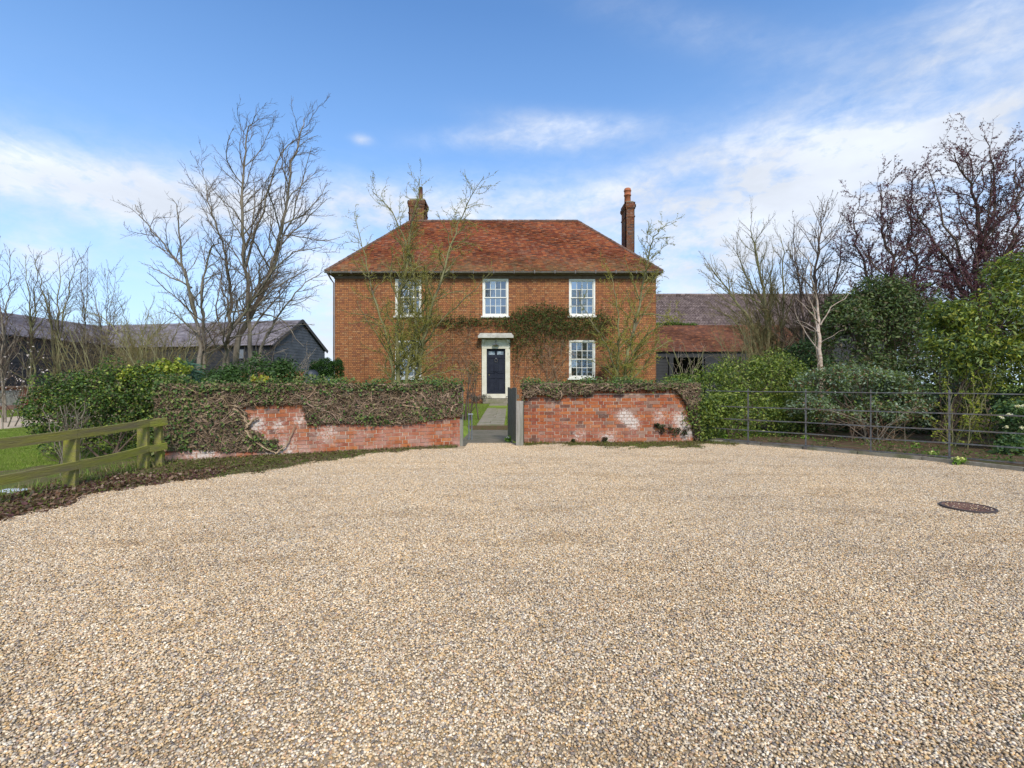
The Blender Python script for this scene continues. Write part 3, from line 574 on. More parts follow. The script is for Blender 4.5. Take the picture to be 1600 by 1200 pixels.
# ------------------------------------------------------------------ garden walls
LW0, LW1 = Vector((-5.95, 8.28, 0)), Vector((-1.13, 10.50, 0)); RW0, RW1 = Vector((.27, 10.96, 0)), Vector((4.22, 11.12, 0))
spotsL = [(G(415, 716).lerp(G(415, 716), 1), .0, 0)]
def wall_pt(A, B, px, z):
    """point on the wall face under picture column px"""
    t = (px - 800) / 755; d = B - A; s = (t * A.y - A.x) / (d.x - t * d.y); p = A + d * s; return Vector((p.x, p.y, z)), s * d.length
def on_wall(A, B, px, py):
    p, u = wall_pt(A, B, px, 0); return u, H + (600 - py) / 755 * p.y
def wp(A, B, px, py): u, z = on_wall(A, B, px, py); p = A + (B - A).normalized() * u; return (p.x, p.y, z)
SL = [(wp(LW0, LW1, 398, 665), .30, 1.0), (wp(LW0, LW1, 436, 664), .22, .7), (wp(LW0, LW1, 468, 656), .24, .9), (wp(LW0, LW1, 520, 668), .3, .5), (wp(LW0, LW1, 600, 668), .4, .3), (wp(LW0, LW1, 500, 680), .35, .5), (wp(LW0, LW1, 365, 682), .3, 1.2), (wp(LW0, LW1, 440, 708), .6, .9), (wp(LW0, LW1, 560, 670), .3, .35), (wp(LW0, LW1, 320, 716), .6, .8)]
SR = [(wp(RW0, RW1, 975, 650), .3, 1.3), (wp(RW0, RW1, 990, 662), .3, 1.0), (wp(RW0, RW1, 1062, 655), .35, 1.1), (wp(RW0, RW1, 1072, 675), .3, 1.5), (wp(RW0, RW1, 905, 680), .3, .7), (wp(RW0, RW1, 950, 686), .4, .8), (wp(RW0, RW1, 1030, 650), .3, .8), (wp(RW0, RW1, 880, 662), .2, .4)]
def garden_wall(label, A, B, top, spots, seed, coping, vis, pink):
    rs = random.Random(seed); d = (B - A); L = d.length; ang = math.atan2(d.y, d.x); root = empty('garden_wall', A, ang, label=label, cat='wall')
    bm_o = brick_mat('garden_brick_single', True, spots, pink); bm_s = brick_mat('garden_brick_joined', False, spots, pink); th = .225
    m = MB(); m.box((L / 2, th / 2 + .002, top / 2 - .06), (L - .006, th - .006, top + .1)); m.build('mortar', MORTAR, root)
    protos = []
    for w_ in (.224, .107):
        for q in range(3):
            b = MB(); b.box((0, 0, 0), (w_ - rs.uniform(0, .004), .05, .065 + rs.uniform(-.002, .002)), bev=.004); protos.append(b.me('brick', bm_o))
    items = []; row = 0; z = -.03
    while z + .075 <= top + .001:
        x = 0 if row % 2 else -.06; k = row % 2
        while x < L - .01:
            w_ = .107 if k % 2 else .224; k += 1
            if rs.random() < .07: w_ = .224
            x0 = max(x, 0); x1 = min(x + w_, L)
            if x1 - x0 > .03: items.append((x0, x1, z + .0375, w_, rs.random()))
            x += w_ + .0115
        z += .076; row += 1
    items2 = sorted(items, key=lambda t: -vis((t[0] + t[1]) / 2, t[2])); nb = 0; rest = MB()
    for (x0, x1, zz, w_, rv) in items2:
        full = abs((x1 - x0) - w_) < .001
        if nb < 290 and full and vis((x0 + x1) / 2, zz) > 0:
            me = protos[(0 if w_ > .15 else 3) + rs.randrange(3)]; o = link('brick', me, root); o.location = ((x0 + x1) / 2, .022 + rs.uniform(-.005, .004), zz + rs.uniform(-.002, .002)); o.rotation_euler = (rs.gauss(0, .012), rs.gauss(0, .008), rs.gauss(0, .010)); nb += 1
        else:
            rest.cur = (rv, 0, 0); rest.box(((x0 + x1) / 2, .022 + rs.uniform(-.004, .004), zz), (x1 - x0, .05, .064), bev=.004)
    if coping:
        x = 0.0
        while x < L - .05: rest.cur = (rs.random(), 0, 0); rest.box((x + .036, th / 2, top + .055 + rs.uniform(-.004, .004)), (.064, th + .012, .108), bev=.004); x += .076
    rest.build('brickwork', bm_s, root, col=True, kind='stuff')
    # return ends
    m = MB(); m.box((L + .004, th / 2 + .01, top / 2), (.01, th - .03, top), ); m.build('wall_end', bm_s, root, col=True)
    return root, ang, L
def polyf(pts):
    xs_, ys_ = zip(*pts); return lambda x: float(np.interp(x, xs_, ys_))
# lower edge of the ivy, in picture terms, carried onto the wall as (distance along, height)
edge_pts = [(255, 709), (300, 704), (340, 700), (352, 704), (430, 706)]
ivyL = polyf([on_wall(LW0, LW1, *q) for q in [(240, 708), (300, 702), (345, 706), (430, 706), (441, 700), (446, 692), (452, 684), (458, 674), (459, 648), (475, 650), (480, 664), (540, 662), (575, 664), (640, 662), (680, 655), (716, 652)]])
holeL = [on_wall(LW0, LW1, *q) for q in [(380, 637), (420, 633), (470, 632), (478, 650), (468, 668), (466, 690), (448, 700), (430, 688), (408, 682), (394, 668), (386, 650)]]
holeL2 = [on_wall(LW0, LW1, *q) for q in [(300, 690), (345, 676), (372, 676), (380, 690), (350, 698), (305, 700)]]
def ivL(u, z):
    if inside((u + .03 * math.sin(z * 37), z + .03 * math.sin(u * 29)), holeL): return False
    return z > ivyL(u)
visL = lambda u, z: (2 if not ivL(u, z) else (0.5 if z < ivyL(u) + .12 else -1))
visR = lambda u, z: (2 - z * .1 if z < 1.18 else .3)
wl, angL, LL = garden_wall('old red brick garden wall with ivy over its upper half, beside the mossy fence', LW0, LW1, 1.24, SL, 11, False, visL, .45)
wr, angR, LR = garden_wall('long red brick garden wall on the gate\'s right with bare brick face and whitish stains', RW0, RW1, 1.14, SR, 12, True, visR, 0)

def wall_ivy(label, A, B, top, cover, nst, nlf, seed, xr, leafdens, thick=.1, back=True, trunks=()):
    """tangled woody stems with leaves, clinging to a wall"""
    rs = random.Random(seed); d = B - A; L = d.length; ang = math.atan2(d.y, d.x); root = empty('ivy', A, ang, label=label, cat='ivy'); lines = []; cols = []
    def mk(u, z, a, ln, r, y0):
        pl = []; n = max(5, int(ln / .055)); y = y0
        for k in range(n):
            pl.append((Vector((u, y, z)), r * (1 - .5 * k / n))); a += rs.gauss(0, .42); u += math.cos(a) * .055; z += math.sin(a) * .055; y = min(-.004, max(-thick * (.4 + .6 * min(1, max(0, (z - .3)))), y + rs.gauss(0, .010)))
            if not cover(u, z) or z > top + .13 or u < xr[0] or u > xr[1]:
                if len(pl) > 2: break
                return
        if len(pl) > 2: lines.append(pl); g = rs.uniform(.45, 1.35); cols.append((g, g * rs.uniform(.9, 1), g * rs.uniform(.8, 1)))
    tries = 0
    while len(lines) < nst and tries < nst * 8:
        tries += 1; u = rs.uniform(*xr); z = rs.uniform(0.05, top + .1)
        if not cover(u, z): continue
        t = rs.random(); r = rs.uniform(.003, .006) if t < .68 else (rs.uniform(.006, .011) if t < .94 else rs.uniform(.012, .02))
        a = rs.choice((0, math.pi)) + rs.gauss(0, .6) if rs.random() < .65 else rs.uniform(0, 6.28)
        mk(u, z, a, rs.uniform(.3, .9) * (2 if r > .01 else 1), r, -rs.uniform(.0, thick) * min(1, .35 + z))
    link('stems', tubes_mesh('stems', lines, 3, IVYSTEM, (0, 0, 0), cols), root)
    tl = []
    for (pp, r0, r1) in trunks: tl.append(guided([Vector((u, -.045 - .02 * rs.random(), z)) for (u, z) in pp], r0, r1, 6, .008, rs))
    if tl: link('trunk', tubes_mesh('trunk', tl, 7, IVYSTEM, (0, 0, 0), [(1.25, 1.2, 1.1)] * len(tl)), root)
    Pn = []; Nn = []
    while len(Pn) < nlf:
        u = rs.uniform(*xr); z = rs.uniform(.04, top + .22)
        if z < top + .02 and not cover(u, z): continue
        if rs.random() > leafdens(u, z): continue
        if z > top + .02: y = rs.uniform(-.15, .28); zz = top + (z - top) * (.8 + .3 * math.sin(u * 9 + y * 8)) + .035 * math.sin(u * 2.3 + seed) + .03 * math.sin(u * 5.7) + (rs.uniform(0, .1) if rs.random() < .06 else 0); nv = (0, -.5, .8)
        else: y = -rs.uniform(.02, thick + .03) * min(1, .4 + z); zz = z; nv = (0, -1, .25)
        Pn.append((u, y, zz)); Nn.append(nv)
    G1 = [(0.06, 0.12, 0.025), (0.09, 0.16, 0.03), (0.045, 0.085, 0.025), (0.13, 0.20, 0.04), (0.20, 0.23, 0.07), (0.17, 0.15, 0.07)]
    link('foliage', leaves_mesh('foliage', Pn, Nn, .05, G1, LEAF, .75, .2, None, .55), root)
    # dead-leaf mass closing the mat of stems, coloured dark for shade in the gaps
    Pn = []; Nn = []
    nb = int((xr[1] - xr[0]) * 2600)
    while len(Pn) < nb:
        u = rs.uniform(*xr); z = rs.uniform(.05, top + .12)
        if cover(u, z): Pn.append((u, -rs.uniform(.0, thick * .75) * min(1, .35 + z) if z < top else rs.uniform(-.06, .22), z)); Nn.append((0, -1, .2))
    link('shaded_dead_growth', leaves_mesh('shaded_dead_growth', Pn, Nn, .045, [(0.10, 0.075, 0.05), (0.05, 0.04, 0.028), (0.16, 0.12, 0.08), (0.05, 0.06, 0.025)], MATTE_LEAF, .35), root)
    return root
tr = [([on_wall(LW0, LW1, *q) for q in ((365, 638), (378, 648), (388, 664), (384, 672), (400, 690), (415, 700), (432, 708))], .022, .012), ([on_wall(LW0, LW1, *q) for q in ((432, 708), (448, 694), (456, 676), (462, 662))], .016, .008),
      ([on_wall(LW0, LW1, *q) for q in ((330, 636), (350, 634), (375, 636), (395, 630))], .016, .01), ([on_wall(LW0, LW1, *q) for q in ((388, 664), (396, 656), (404, 652))], .03, .018)]
wall_ivy('dense old ivy with tangled bare stems over the left garden wall', LW0, LW1, 1.24, ivL, 3600, 8200, 21, (-.15, LL + .05), lambda u, z: 1.0 if z > 1.24 else (.06 + .18 * (math.sin(u * 3.1) * math.sin(z * 7 + u * 2) > .5) + .25 * (u < .4)), trunks=tr)
ivyR = polyf([on_wall(RW0, RW1, *q) for q in [(800, 655), (812, 640), (822, 622), (846, 617), (872, 623), (884, 616), (912, 619), (935, 611), (968, 613), (992, 609), (1020, 612), (1046, 607), (1062, 616), (1074, 640), (1080, 662), (1086, 700)]])
def ivR(u, z):
    return z > ivyR(u) + .025 * math.sin(u * 31 + math.sin(u * 13) * 2)
wall_ivy('ivy with pale tangled stems capping the right garden wall', RW0, RW1, 1.25, ivR, 1700, 4400, 22, (-.05, LR + .1), lambda u, z: 1.0 if z > 1.27 else .05, thick=.13)
# small tufts rooted in the wall
for k, (px, py, s) in enumerate([(1040, 668, .13), (1062, 672, .14), (940, 686, .10), (893, 688, .05), (1027, 664, .07)]):
    u, z = on_wall(RW0, RW1, px, py); p = RW0 + (RW1 - RW0).normalized() * u; p.y -= .06
    lab = ['dark tuft of weeds growing low on the wall beside the laurel', 'dark leafy weed tuft at the whitish right end of the wall', 'small brown weed tuft on the wall foot below the white stain', 'tiny weed in the wall foot left of centre', 'little weed above the low tufts on the right wall'][k]
    o = empty('weed', (p.x, p.y, z - s), label=lab, cat='weed'); q, n = blob_points([(rs.uniform(-1, 1) * s, 0, s * rs.uniform(.3, 1.3), s * rs.uniform(.3, .7), .05, s * rs.uniform(.3, .6)) for _ in range(6)], 200, (0.1, 1), -1); link('foliage', leaves_mesh('foliage', q, n, .05, [(0.06, 0.08, 0.03), (0.10, 0.06, 0.045), (0.05, 0.07, 0.025)], MATTE_LEAF, .5), o)

# gate posts and the open gate
for px, wd, z1, lab in ((719, .115, 1.30, 'weathered grey timber post at the left side of the gateway'), (812, .16, .98, 'stout pale timber post at the right side of the gateway by the bricks')):
    p = G(px, 697); b = MB(); b.box((0, 0, z1 / 2 - .05), (wd, .11, z1 + .1), bev=.008); b.build('gate_post', GREYWOOD, None, label=lab, cat='post').location = (p.x, p.y + .05, 0)
hx, hy = .1, 10.62
g = empty('garden_gate', (hx, hy, .05), R(101), label='grey plank gate standing open inwards at the right of the gateway', cat='gate')
for i in range(9):
    b = MB(); b.box((0, 0, 0), (.105, .022, 1.18 + .03 * math.sin(i)), bev=.004); o = b.build('plank', GATEWOOD, g); o.location = (.06 + i * .113, rs.uniform(-.002, .002), .62); o.rotation_euler = (0, rs.gauss(0, .004), 0)
for z in (.2, 1.02):
    b = MB(); b.box((.52, -.036, z), (1.0, .045, .09)); b.build('rail', GATEWOOD, g)
b = MB(); b.bar((.06, -.036, .25), (.98, -.036, .97), .04, .07, (0, 1, 0)); b.build('brace', GATEWOOD, g)
b = MB(); b.tube([(.95, .03, 1.0), (.99, .05, 1.0), (1.0, .05, .96)], .008, 6); b.box((.93, .018, 1.0), (.05, .012, .09)); b.build('latch', IRON, g)
b = MB(); p = G(729, 692)
b.tube([(p.x, p.y + .6, 0), (p.x, p.y + .6, .62)], .014, 8); b.tube([(p.x + .07, p.y + .6, 0), (p.x + .07, p.y + .6, .62)], .014, 8); b.tube([(p.x - .02, p.y + .6, .62), (p.x + .1, p.y + .6, .62)], .012, 8)
b.build('metal_frame', simple('galvanised_steel', (0.32, 0.36, 0.40), (0.24, 0.27, 0.30), 8, .4, metal=.6), None, label='small galvanised tube frame standing just inside the gateway', cat='rail')

# ------------------------------------------------------------------ farmhouse
HY = 23.59; S = 32.0
def hx_(x): return (x - 800) / S
def hz_(y): return H + (600 - y) / S
HX0, HX1, HZ0, HZ1 = hx_(523), hx_(1025), .2, hz_(426)
house = empty('farmhouse', (0, HY, 0), label='two-storey red brick farmhouse with hipped clay tile roof and white sash windows', cat='house')
WIN = [(617.5, 658.5, 436, 494), (754, 794.5, 435.5, 494), (889, 930, 436, 494), (617.5, 658.5, 532, 591), (889, 930, 531.5, 591)]
OP = [(hx_(a), hx_(b), hz_(d), hz_(c)) for a, b, c, d in WIN] + [(hx_(757), hx_(793), .3, hz_(532))]
gx = sorted({HX0, HX1} | {v for o in OP for v in o[:2]}); gz = sorted({HZ0, HZ1} | {v for o in OP for v in o[2:]})
m = MB()
for a, b in zip(gx[:-1], gx[1:]):
    for c, d in zip(gz[:-1], gz[1:]):
        cx, cz = (a + b) / 2, (c + d) / 2
        if any(o[0] < cx < o[1] and o[2] < cz < o[3] for o in OP): continue
        m.quad((a, 0, c), (b, 0, c), (b, 0, d), (a, 0, d))
for x0, x1, z0, z1 in OP:
    D = .28; m.quad((x0, 0, z0), (x0, 0, z1), (x0, D, z1), (x0, D, z0)); m.quad((x1, 0, z1), (x1, 0, z0), (x1, D, z0), (x1, D, z1)); m.quad((x0, 0, z1), (x1, 0, z1), (x1, D, z1), (x0, D, z1)); m.quad((x0, D, z0), (x1, D, z0), (x1, 0, z0), (x0, 0, z0))
DD = 7.4
m.quad((HX0, DD, HZ0), (HX0, 0, HZ0), (HX0, 0, HZ1), (HX0, DD, HZ1)); m.quad((HX1, 0, HZ0), (HX1, DD, HZ0), (HX1, DD, HZ1), (HX1, 0, HZ1)); m.quad((HX1, DD, HZ0), (HX0, DD, HZ0), (HX0, DD, HZ1), (HX1, DD, HZ1))
m.build('wall', HBRICK, house)
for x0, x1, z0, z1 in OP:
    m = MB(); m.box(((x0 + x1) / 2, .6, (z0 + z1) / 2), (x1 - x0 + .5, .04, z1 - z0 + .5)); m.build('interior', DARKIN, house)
# rubbed brick arches over the windows
for (x0, x1, z0, z1) in OP[:5]:
    if z1 > 6: continue
    m = MB(); n = 17; rr2 = random.Random(int(x0 * 10))
    for i in range(n):
        x = x0 - .06 + (x1 - x0 + .12) * (i + .5) / n; m.cur = (rr2.random() * .5, 0, 0); m.box((x, -.004, z1 + .125), ((x1 - x0 + .12) / n - .008, .03, .24), Matrix.Rotation((i - n / 2) * .018, 3, 'Y'))
    m.build('brick_arch', RTILE, house, col=True)
def window(x0, x1, z0, z1):
    w_, h_ = x1 - x0, z1 - z0; cx = (x0 + x1) / 2; fr = MB(); t = .085; y = .05
    fr.box((x0 + t / 2 + .002, y, (z0 + z1) / 2), (t, .12, h_ - .004)); fr.box((x1 - t / 2 - .002, y, (z0 + z1) / 2), (t, .12, h_ - .004)); fr.box((cx, y, z1 - t / 2 - .002), (w_ - 2 * t - .004, .12, t)); fr.box((cx, y, z0 + t / 2 + .002), (w_ - 2 * t - .004, .12, t))
    win = fr.build('window', WHITE, house); win.location = (0, 0, 0)
    s = MB(); s.box((cx, -.02, z0 - .035), (w_ + .14, .16, .075), bev=.01); s.build('sill', WHITE, win)
    ix0, ix1, iz0, iz1 = x0 + t, x1 - t, z0 + t, z1 - t; mid = (iz0 + iz1) / 2; st = .045
    for (a, b, yy) in ((iz0, mid + .02, .085), (mid - .02, iz1, .045)):
        sm = MB(); sm.box((ix0 + st / 2, yy, (a + b) / 2), (st, .038, b - a)); sm.box((ix1 - st / 2, yy, (a + b) / 2), (st, .038, b - a))
        sm.box((cx, yy, a + st / 2), (ix1 - ix0 - 2 * st, .036, st)); sm.box((cx, yy, b - st / 2), (ix1 - ix0 - 2 * st, .036, st)); gx0, gx1, gz0, gz1 = ix0 + st, ix1 - st, a + st, b - st
        for k in range(1, 4): sm.box((gx0 + (gx1 - gx0) * k / 4, yy, (gz0 + gz1) / 2), (.024, .030, gz1 - gz0))
        sm.box((cx, yy, (gz0 + gz1) / 2), (gx1 - gx0, .026, .024)); sm.build('sash', WHITE, win)
        pw, ph = (gx1 - gx0) / 4, (gz1 - gz0) / 2
        for i in range(4):
            for j in range(2):
                p = MB(); p.box((0, 0, 0), (pw - .008, .004, ph - .008)); o = p.build('pane', GLASS, win); o.location = (gx0 + pw * (i + .5), yy + .004, gz0 + ph * (j + .5)); o.rotation_euler = (rs.gauss(.02, .035), 0, rs.gauss(0, .04))
for o in OP[:5]: window(*o)
# door case, canopy, door
dx0, dx1 = hx_(760.5), hx_(789.5); dz0, dz1 = hz_(615.3), hz_(545); cx = (dx0 + dx1) / 2; ox0, ox1 = hx_(753), hx_(797)
sm = MB(); sm.box(((ox0 + dx0) / 2, -.02, (hz_(622) + dz1) / 2), (dx0 - ox0, .16, dz1 - hz_(622)), bev=.01); sm.box(((ox1 + dx1) / 2, -.02, (hz_(622) + dz1) / 2), (ox1 - dx1, .16, dz1 - hz_(622)), bev=.01)
sm.box((cx, -.025, (dz1 + hz_(531)) / 2 + .002), (ox1 - ox0 + .01, .17, hz_(531) - dz1), bev=.01); sm.box((cx, -.02, (hz_(622) + dz0) / 2), (dx1 - dx0 - .004, .2, dz0 - hz_(622) - .004)); dc = sm.build('door_case', CREAM, house)
cn = MB(); cn.box((cx, -.23, hz_(527.2)), (hx_(801.5) - hx_(747), .56, .13), bev=.02); cn.box((cx, -.21, hz_(527.2) + .09), (hx_(800) - hx_(748.5), .5, .06), bev=.02); cn.box((cx, -.19, hz_(527.2) + .145), (hx_(799) - hx_(749.5), .42, .05), bev=.02)
cnm = simple('weathered_canopy', (0.60, 0.58, 0.53), (0.32, 0.30, 0.27), 4.5, .8, .4, c3=(0.45, 0.43, 0.38)); cn.build('canopy', cnm, house)
for x in (hx_(756), hx_(793.5)): br = MB(); br.box((x, -.16, hz_(533)), (.09, .32, .10), bev=.01); br.box((x, -.12, hz_(536)), (.07, .16, .1), bev=.01); br.build('canopy_bracket', CREAM, house)
dr = MB(); dr.box((cx, .05, (dz0 + dz1) / 2), (dx1 - dx0 - .01, .05, dz1 - dz0 - .01)); dw = dx1 - dx0
def pan(b, x, z, ww, hh):
    for (a, c, e, f_) in ((x - ww / 2, z, .022, hh), (x + ww / 2, z, .022, hh)): b.box((a, .016, c), (e, .026, f_ + .02))
    b.box((x, .0165, z - hh / 2), (ww - .022, .025, .022)); b.box((x, .0165, z + hh / 2), (ww - .022, .025, .022)); b.box((x, .018, z), (ww - .14, .016, hh - .14), bev=.01)
dh = dz1 - dz0
for sx_ in (-.23, .23):
    pan(dr, cx + sx_ * dw, dz0 + dh * .20, dw * .36, dh * .30); pan(dr, cx + sx_ * dw, dz0 + dh * .63, dw * .36, dh * .34)
door = dr.build('door', NAVY, house, label='dark navy front door with raised panels and two small lights')
for sx_ in (-.23, .23):
    b = MB(); b.box((cx + sx_ * dw, .02, dz0 + dh * .905), (dw * .33, .012, dh * .075)); b.build('pane', simple('door_glass', (0.35, 0.42, 0.48), (0.10, 0.13, 0.16), 9, .1, obj=False), door)
b = MB(); b.tube([(cx - .33, .0, dz0 + dh * .42), (cx - .33, .024, dz0 + dh * .42)], .028, 10); b.build('handle', simple('brass', (0.35, 0.27, 0.12), None, rough=.3, metal=1), door)
b = MB(); b.tube([(cx + .07 * math.cos(a), -.005, dz0 + dh * .74 + .08 * math.sin(a)) for a in [i * math.pi / 6 for i in range(13)]], .011, 6); b.box((cx, .01, dz0 + dh * .785), (.06, .03, .06)); b.build('knocker', IRON, door)
b = MB(); b.box((cx, -.006, dz0 + dh * .5), (.22, .012, .035)); b.build('letter_plate', NAVY, door)
b = MB(); zl = hz_(539); b.tube([(cx, -.11, zl + .18), (cx, -.16, zl + .18)], .03, 8); b.tube([(cx, -.14, zl + .17), (cx, -.19, zl + .12), (cx, -.19, zl + .04)], .012, 6); b.tube([(cx, -.19, zl + .05), (cx, -.19, zl), (cx, -.19, zl - .035)], [.03, .07, .17], 12); b.build('lamp', IRON, house, label='small black coolie lamp above the front door')
b = MB(); b.box((cx + .02, -.42, hz_(626)), (hx_(797) - hx_(757) , .62, .22), bev=.02); b.build('doorstep', STONE, house)
# roof
EY, EZ = -.30, hz_(426) - .02; RY, RZ = 3.75, H + 254 / 755 * (HY + 3.75); EX0, EX1 = (508.5 - 800) / 755 * (HY - .3), (1035 - 800) / 755 * (HY - .3); RX0, RX1 = (641 - 800) / 755 * (HY + RY), (903 - 800) / 755 * (HY + RY); BY = 2 * RY - EY
m = MB(); A, B_, C_, D_ = (EX0, EY, EZ), (EX1, EY, EZ), (EX1, BY, EZ), (EX0, BY, EZ); r0, r1 = (RX0, RY, RZ), (RX1, RY, RZ); m.cur = (.4, 0, 0)
m.quad(A, B_, r1, r0); m.quad(C_, D_, r0, r1); m.add([B_, C_, r1], [(0, 1, 2)]); m.add([D_, A, r0], [(0, 1, 2)]); m.quad((EX0 + .02, EY + .02, EZ - .06), (EX0 + .02, BY, EZ - .06), (EX1 - .02, BY, EZ - .06), (EX1 - .02, EY + .02, EZ - .06))
roof = m.build('roof', RTILE, house, col=True)
def tiles(name, o, ux, up, width, n_rows, gauge, tw, lo, hi, mat, parent, seed, th=.016, sag=0.0, off=.02):
    """plain tiles in rows on a slope; ux along the eave, up the slope; lo/hi give the slope's ends at each height"""
    rs = np.random.default_rng(seed); o = np.array(o); ux = np.array(ux) / np.linalg.norm(ux); up = np.array(up) / np.linalg.norm(up); nn_ = np.cross(ux, up); V = []; C = []
    for r in range(n_rows):
        s = r * gauge; a, b = lo(s), hi(s); x = a - (tw / 2 if r % 2 else 0) + rs.uniform(-.01, .01)
        n = int((b - x) / tw) + 1; k = np.arange(n); x0 = np.maximum(x + k * tw + .002, a); x1 = np.minimum(x + (k + 1) * tw - .002, b); ok = x1 - x0 > .02; x0, x1 = x0[ok], x1[ok]; n = len(x0)
        j = rs.normal(0, .007, n) ; lift = off + th + rs.uniform(0, .02, n) + .012 * np.sin(x0 * 1.1 + r * .2); s0 = s + j; s1 = s + gauge * 1.25
        w_ = .012 * np.sin(x0 * .7) * sag
        def pt(x, ss, h): return o + x[:, None] * ux + (ss[:, None] if np.ndim(ss) else ss) * up + (h[:, None] if np.ndim(h) else h) * nn_
        top = [pt(x0, s0, lift), pt(x1, s0, lift + rs.normal(0, .002, n)), pt(x1, np.full(n, s1), np.full(n, off)), pt(x0, np.full(n, s1), np.full(n, off)), pt(x0, s0, lift - th), pt(x1, s0, lift - th)]
        V.append(np.stack(top, 1)); C.append(np.clip(rs.beta(1.2, 1.6, n) , 0, 1))
    V = np.concatenate(V); C = np.concatenate(C); n = len(V); b6 = np.arange(n)[:, None] * 6
    Q = np.concatenate([b6 + np.array([[0, 1, 2, 3]]), b6 + np.array([[4, 5, 1, 0]])])
    return link(name, mesh(name, V.reshape(-1, 3), Q, mat, False, np.repeat(np.stack([C, C * 0, C * 0], 1), 6, 0)), parent, kind='stuff')
sl = math.hypot(RY - EY, RZ - EZ); nr = int(sl / .115)
tiles('roof_tiles', (0, EY, EZ), (1, 0, 0), (0, RY - EY, RZ - EZ), 0, nr, .115, .178, lambda s: EX0 + (RX0 - EX0) * s / sl - .0, lambda s: EX1 + (RX1 - EX1) * s / sl, RTILE, roof, 5)
tiles('roof_tiles', (0, BY, EZ), (-1, 0, 0), (0, -(BY - RY), RZ - EZ), 0, nr, .115, .178, lambda s: -EX1 + (EX1 - RX1) * s / sl, lambda s: -EX0 + (EX0 - RX0) * s / sl, RTILE, roof, 6)
for (ex, rx, sg) in ((EX1, RX1, 1), (EX0, RX0, -1)):
    sl2 = math.hypot(ex - rx, RZ - EZ); oy = EY if sg > 0 else BY; W2 = BY - EY
    tiles('roof_tiles', (ex, oy, EZ), (0, sg, 0), (rx - ex, 0, RZ - EZ), 0, int(sl2 / .1), .1, .168, lambda s: (W2 / 2) * s / sl2, lambda s: W2 - (W2 / 2) * s / sl2, RTILE, roof, 7)
m = MB(); rs3 = random.Random(9)
def ridge(a, b, step=.3, r=.10):
    a, b = Vector(a), Vector(b); n = int((b - a).length / step)
    for i in range(n): m.cur = (rs3.random(), 0, 0); p = a.lerp(b, i / n); q = a.lerp(b, (i + .97) / n); m.tube([p, q], [r + rs3.uniform(-.005, .008), r - .01], 8)
ridge((RX0, RY, RZ + .0), (RX1, RY, RZ + .0), r=.11)
for e in ((A, r0), (B_, r1), (C_, r1), (D_, r0)): ridge(Vector(e[0]) + Vector((0, 0, .03)), Vector(e[1]) + Vector((0, 0, .0)), r=.085)
m.build('ridge_tiles', STOCKTILE, roof, col=True, kind='stuff')
# eaves, gutter, downpipe, floodlight
b = MB(); b.box(((EX0 + EX1) / 2, EY + .17, EZ - .09), (EX1 - EX0 - .1, .30, .05)); b.box(((HX0 + HX1) / 2, -.02, EZ - .2), (HX1 - HX0 + .06, .06, .16)); b.build('eaves_board', simple('eaves_paint', (0.12, 0.085, 0.06), (0.17, 0.13, 0.1), 4, .8), roof)
b = MB(); n = 8; y, z = EY - .06, EZ - .03
prof = [(math.cos(math.pi + math.pi * i / 6) * .065, math.sin(math.pi + math.pi * i / 6) * .055) for i in range(7)]
prof2 = [(p[0] * .82, p[1] * .82 + .006) for p in prof][::-1]; pr_ = prof + prof2
vs = [(x, y + p[0], z + p[1]) for x in (EX0 - .02, EX1 + .02) for p in pr_]; k = len(pr_); b.add(vs, [(i, (i + 1) % k, (i + 1) % k + k, i + k) for i in range(k)]); b.build('gutter', simple('gutter_metal', (0.20, 0.18, 0.165), (0.30, 0.28, 0.26), 3, .45), roof)
b = MB()
for i in range(17): x = EX0 + .3 + i * (EX1 - EX0 - .6) / 16; b.box((x, EY - .055, EZ - .035), (.05, .16, .15))
b.build('gutter_bracket', LEAD, roof)
b = MB(); b.tube([(EX0 + .12, EY - .06, EZ - .08), (EX0 + .2, -.15, EZ - .32), (HX0 - .02, -.07, EZ - .5), (HX0 - .02, -.07, .4)], .038, 8); b.build('downpipe', LEAD, house)
b = MB(); b.box((hx_(533), -.12, hz_(429)), (.2, .1, .14), bev=.02); b.tube([(hx_(533), -.05, hz_(429) + .06), (hx_(533), -.05, hz_(425))], .015, 6); b.build('floodlight', simple('grey_plastic', (0.5, 0.5, 0.48), None, rough=.5), house)
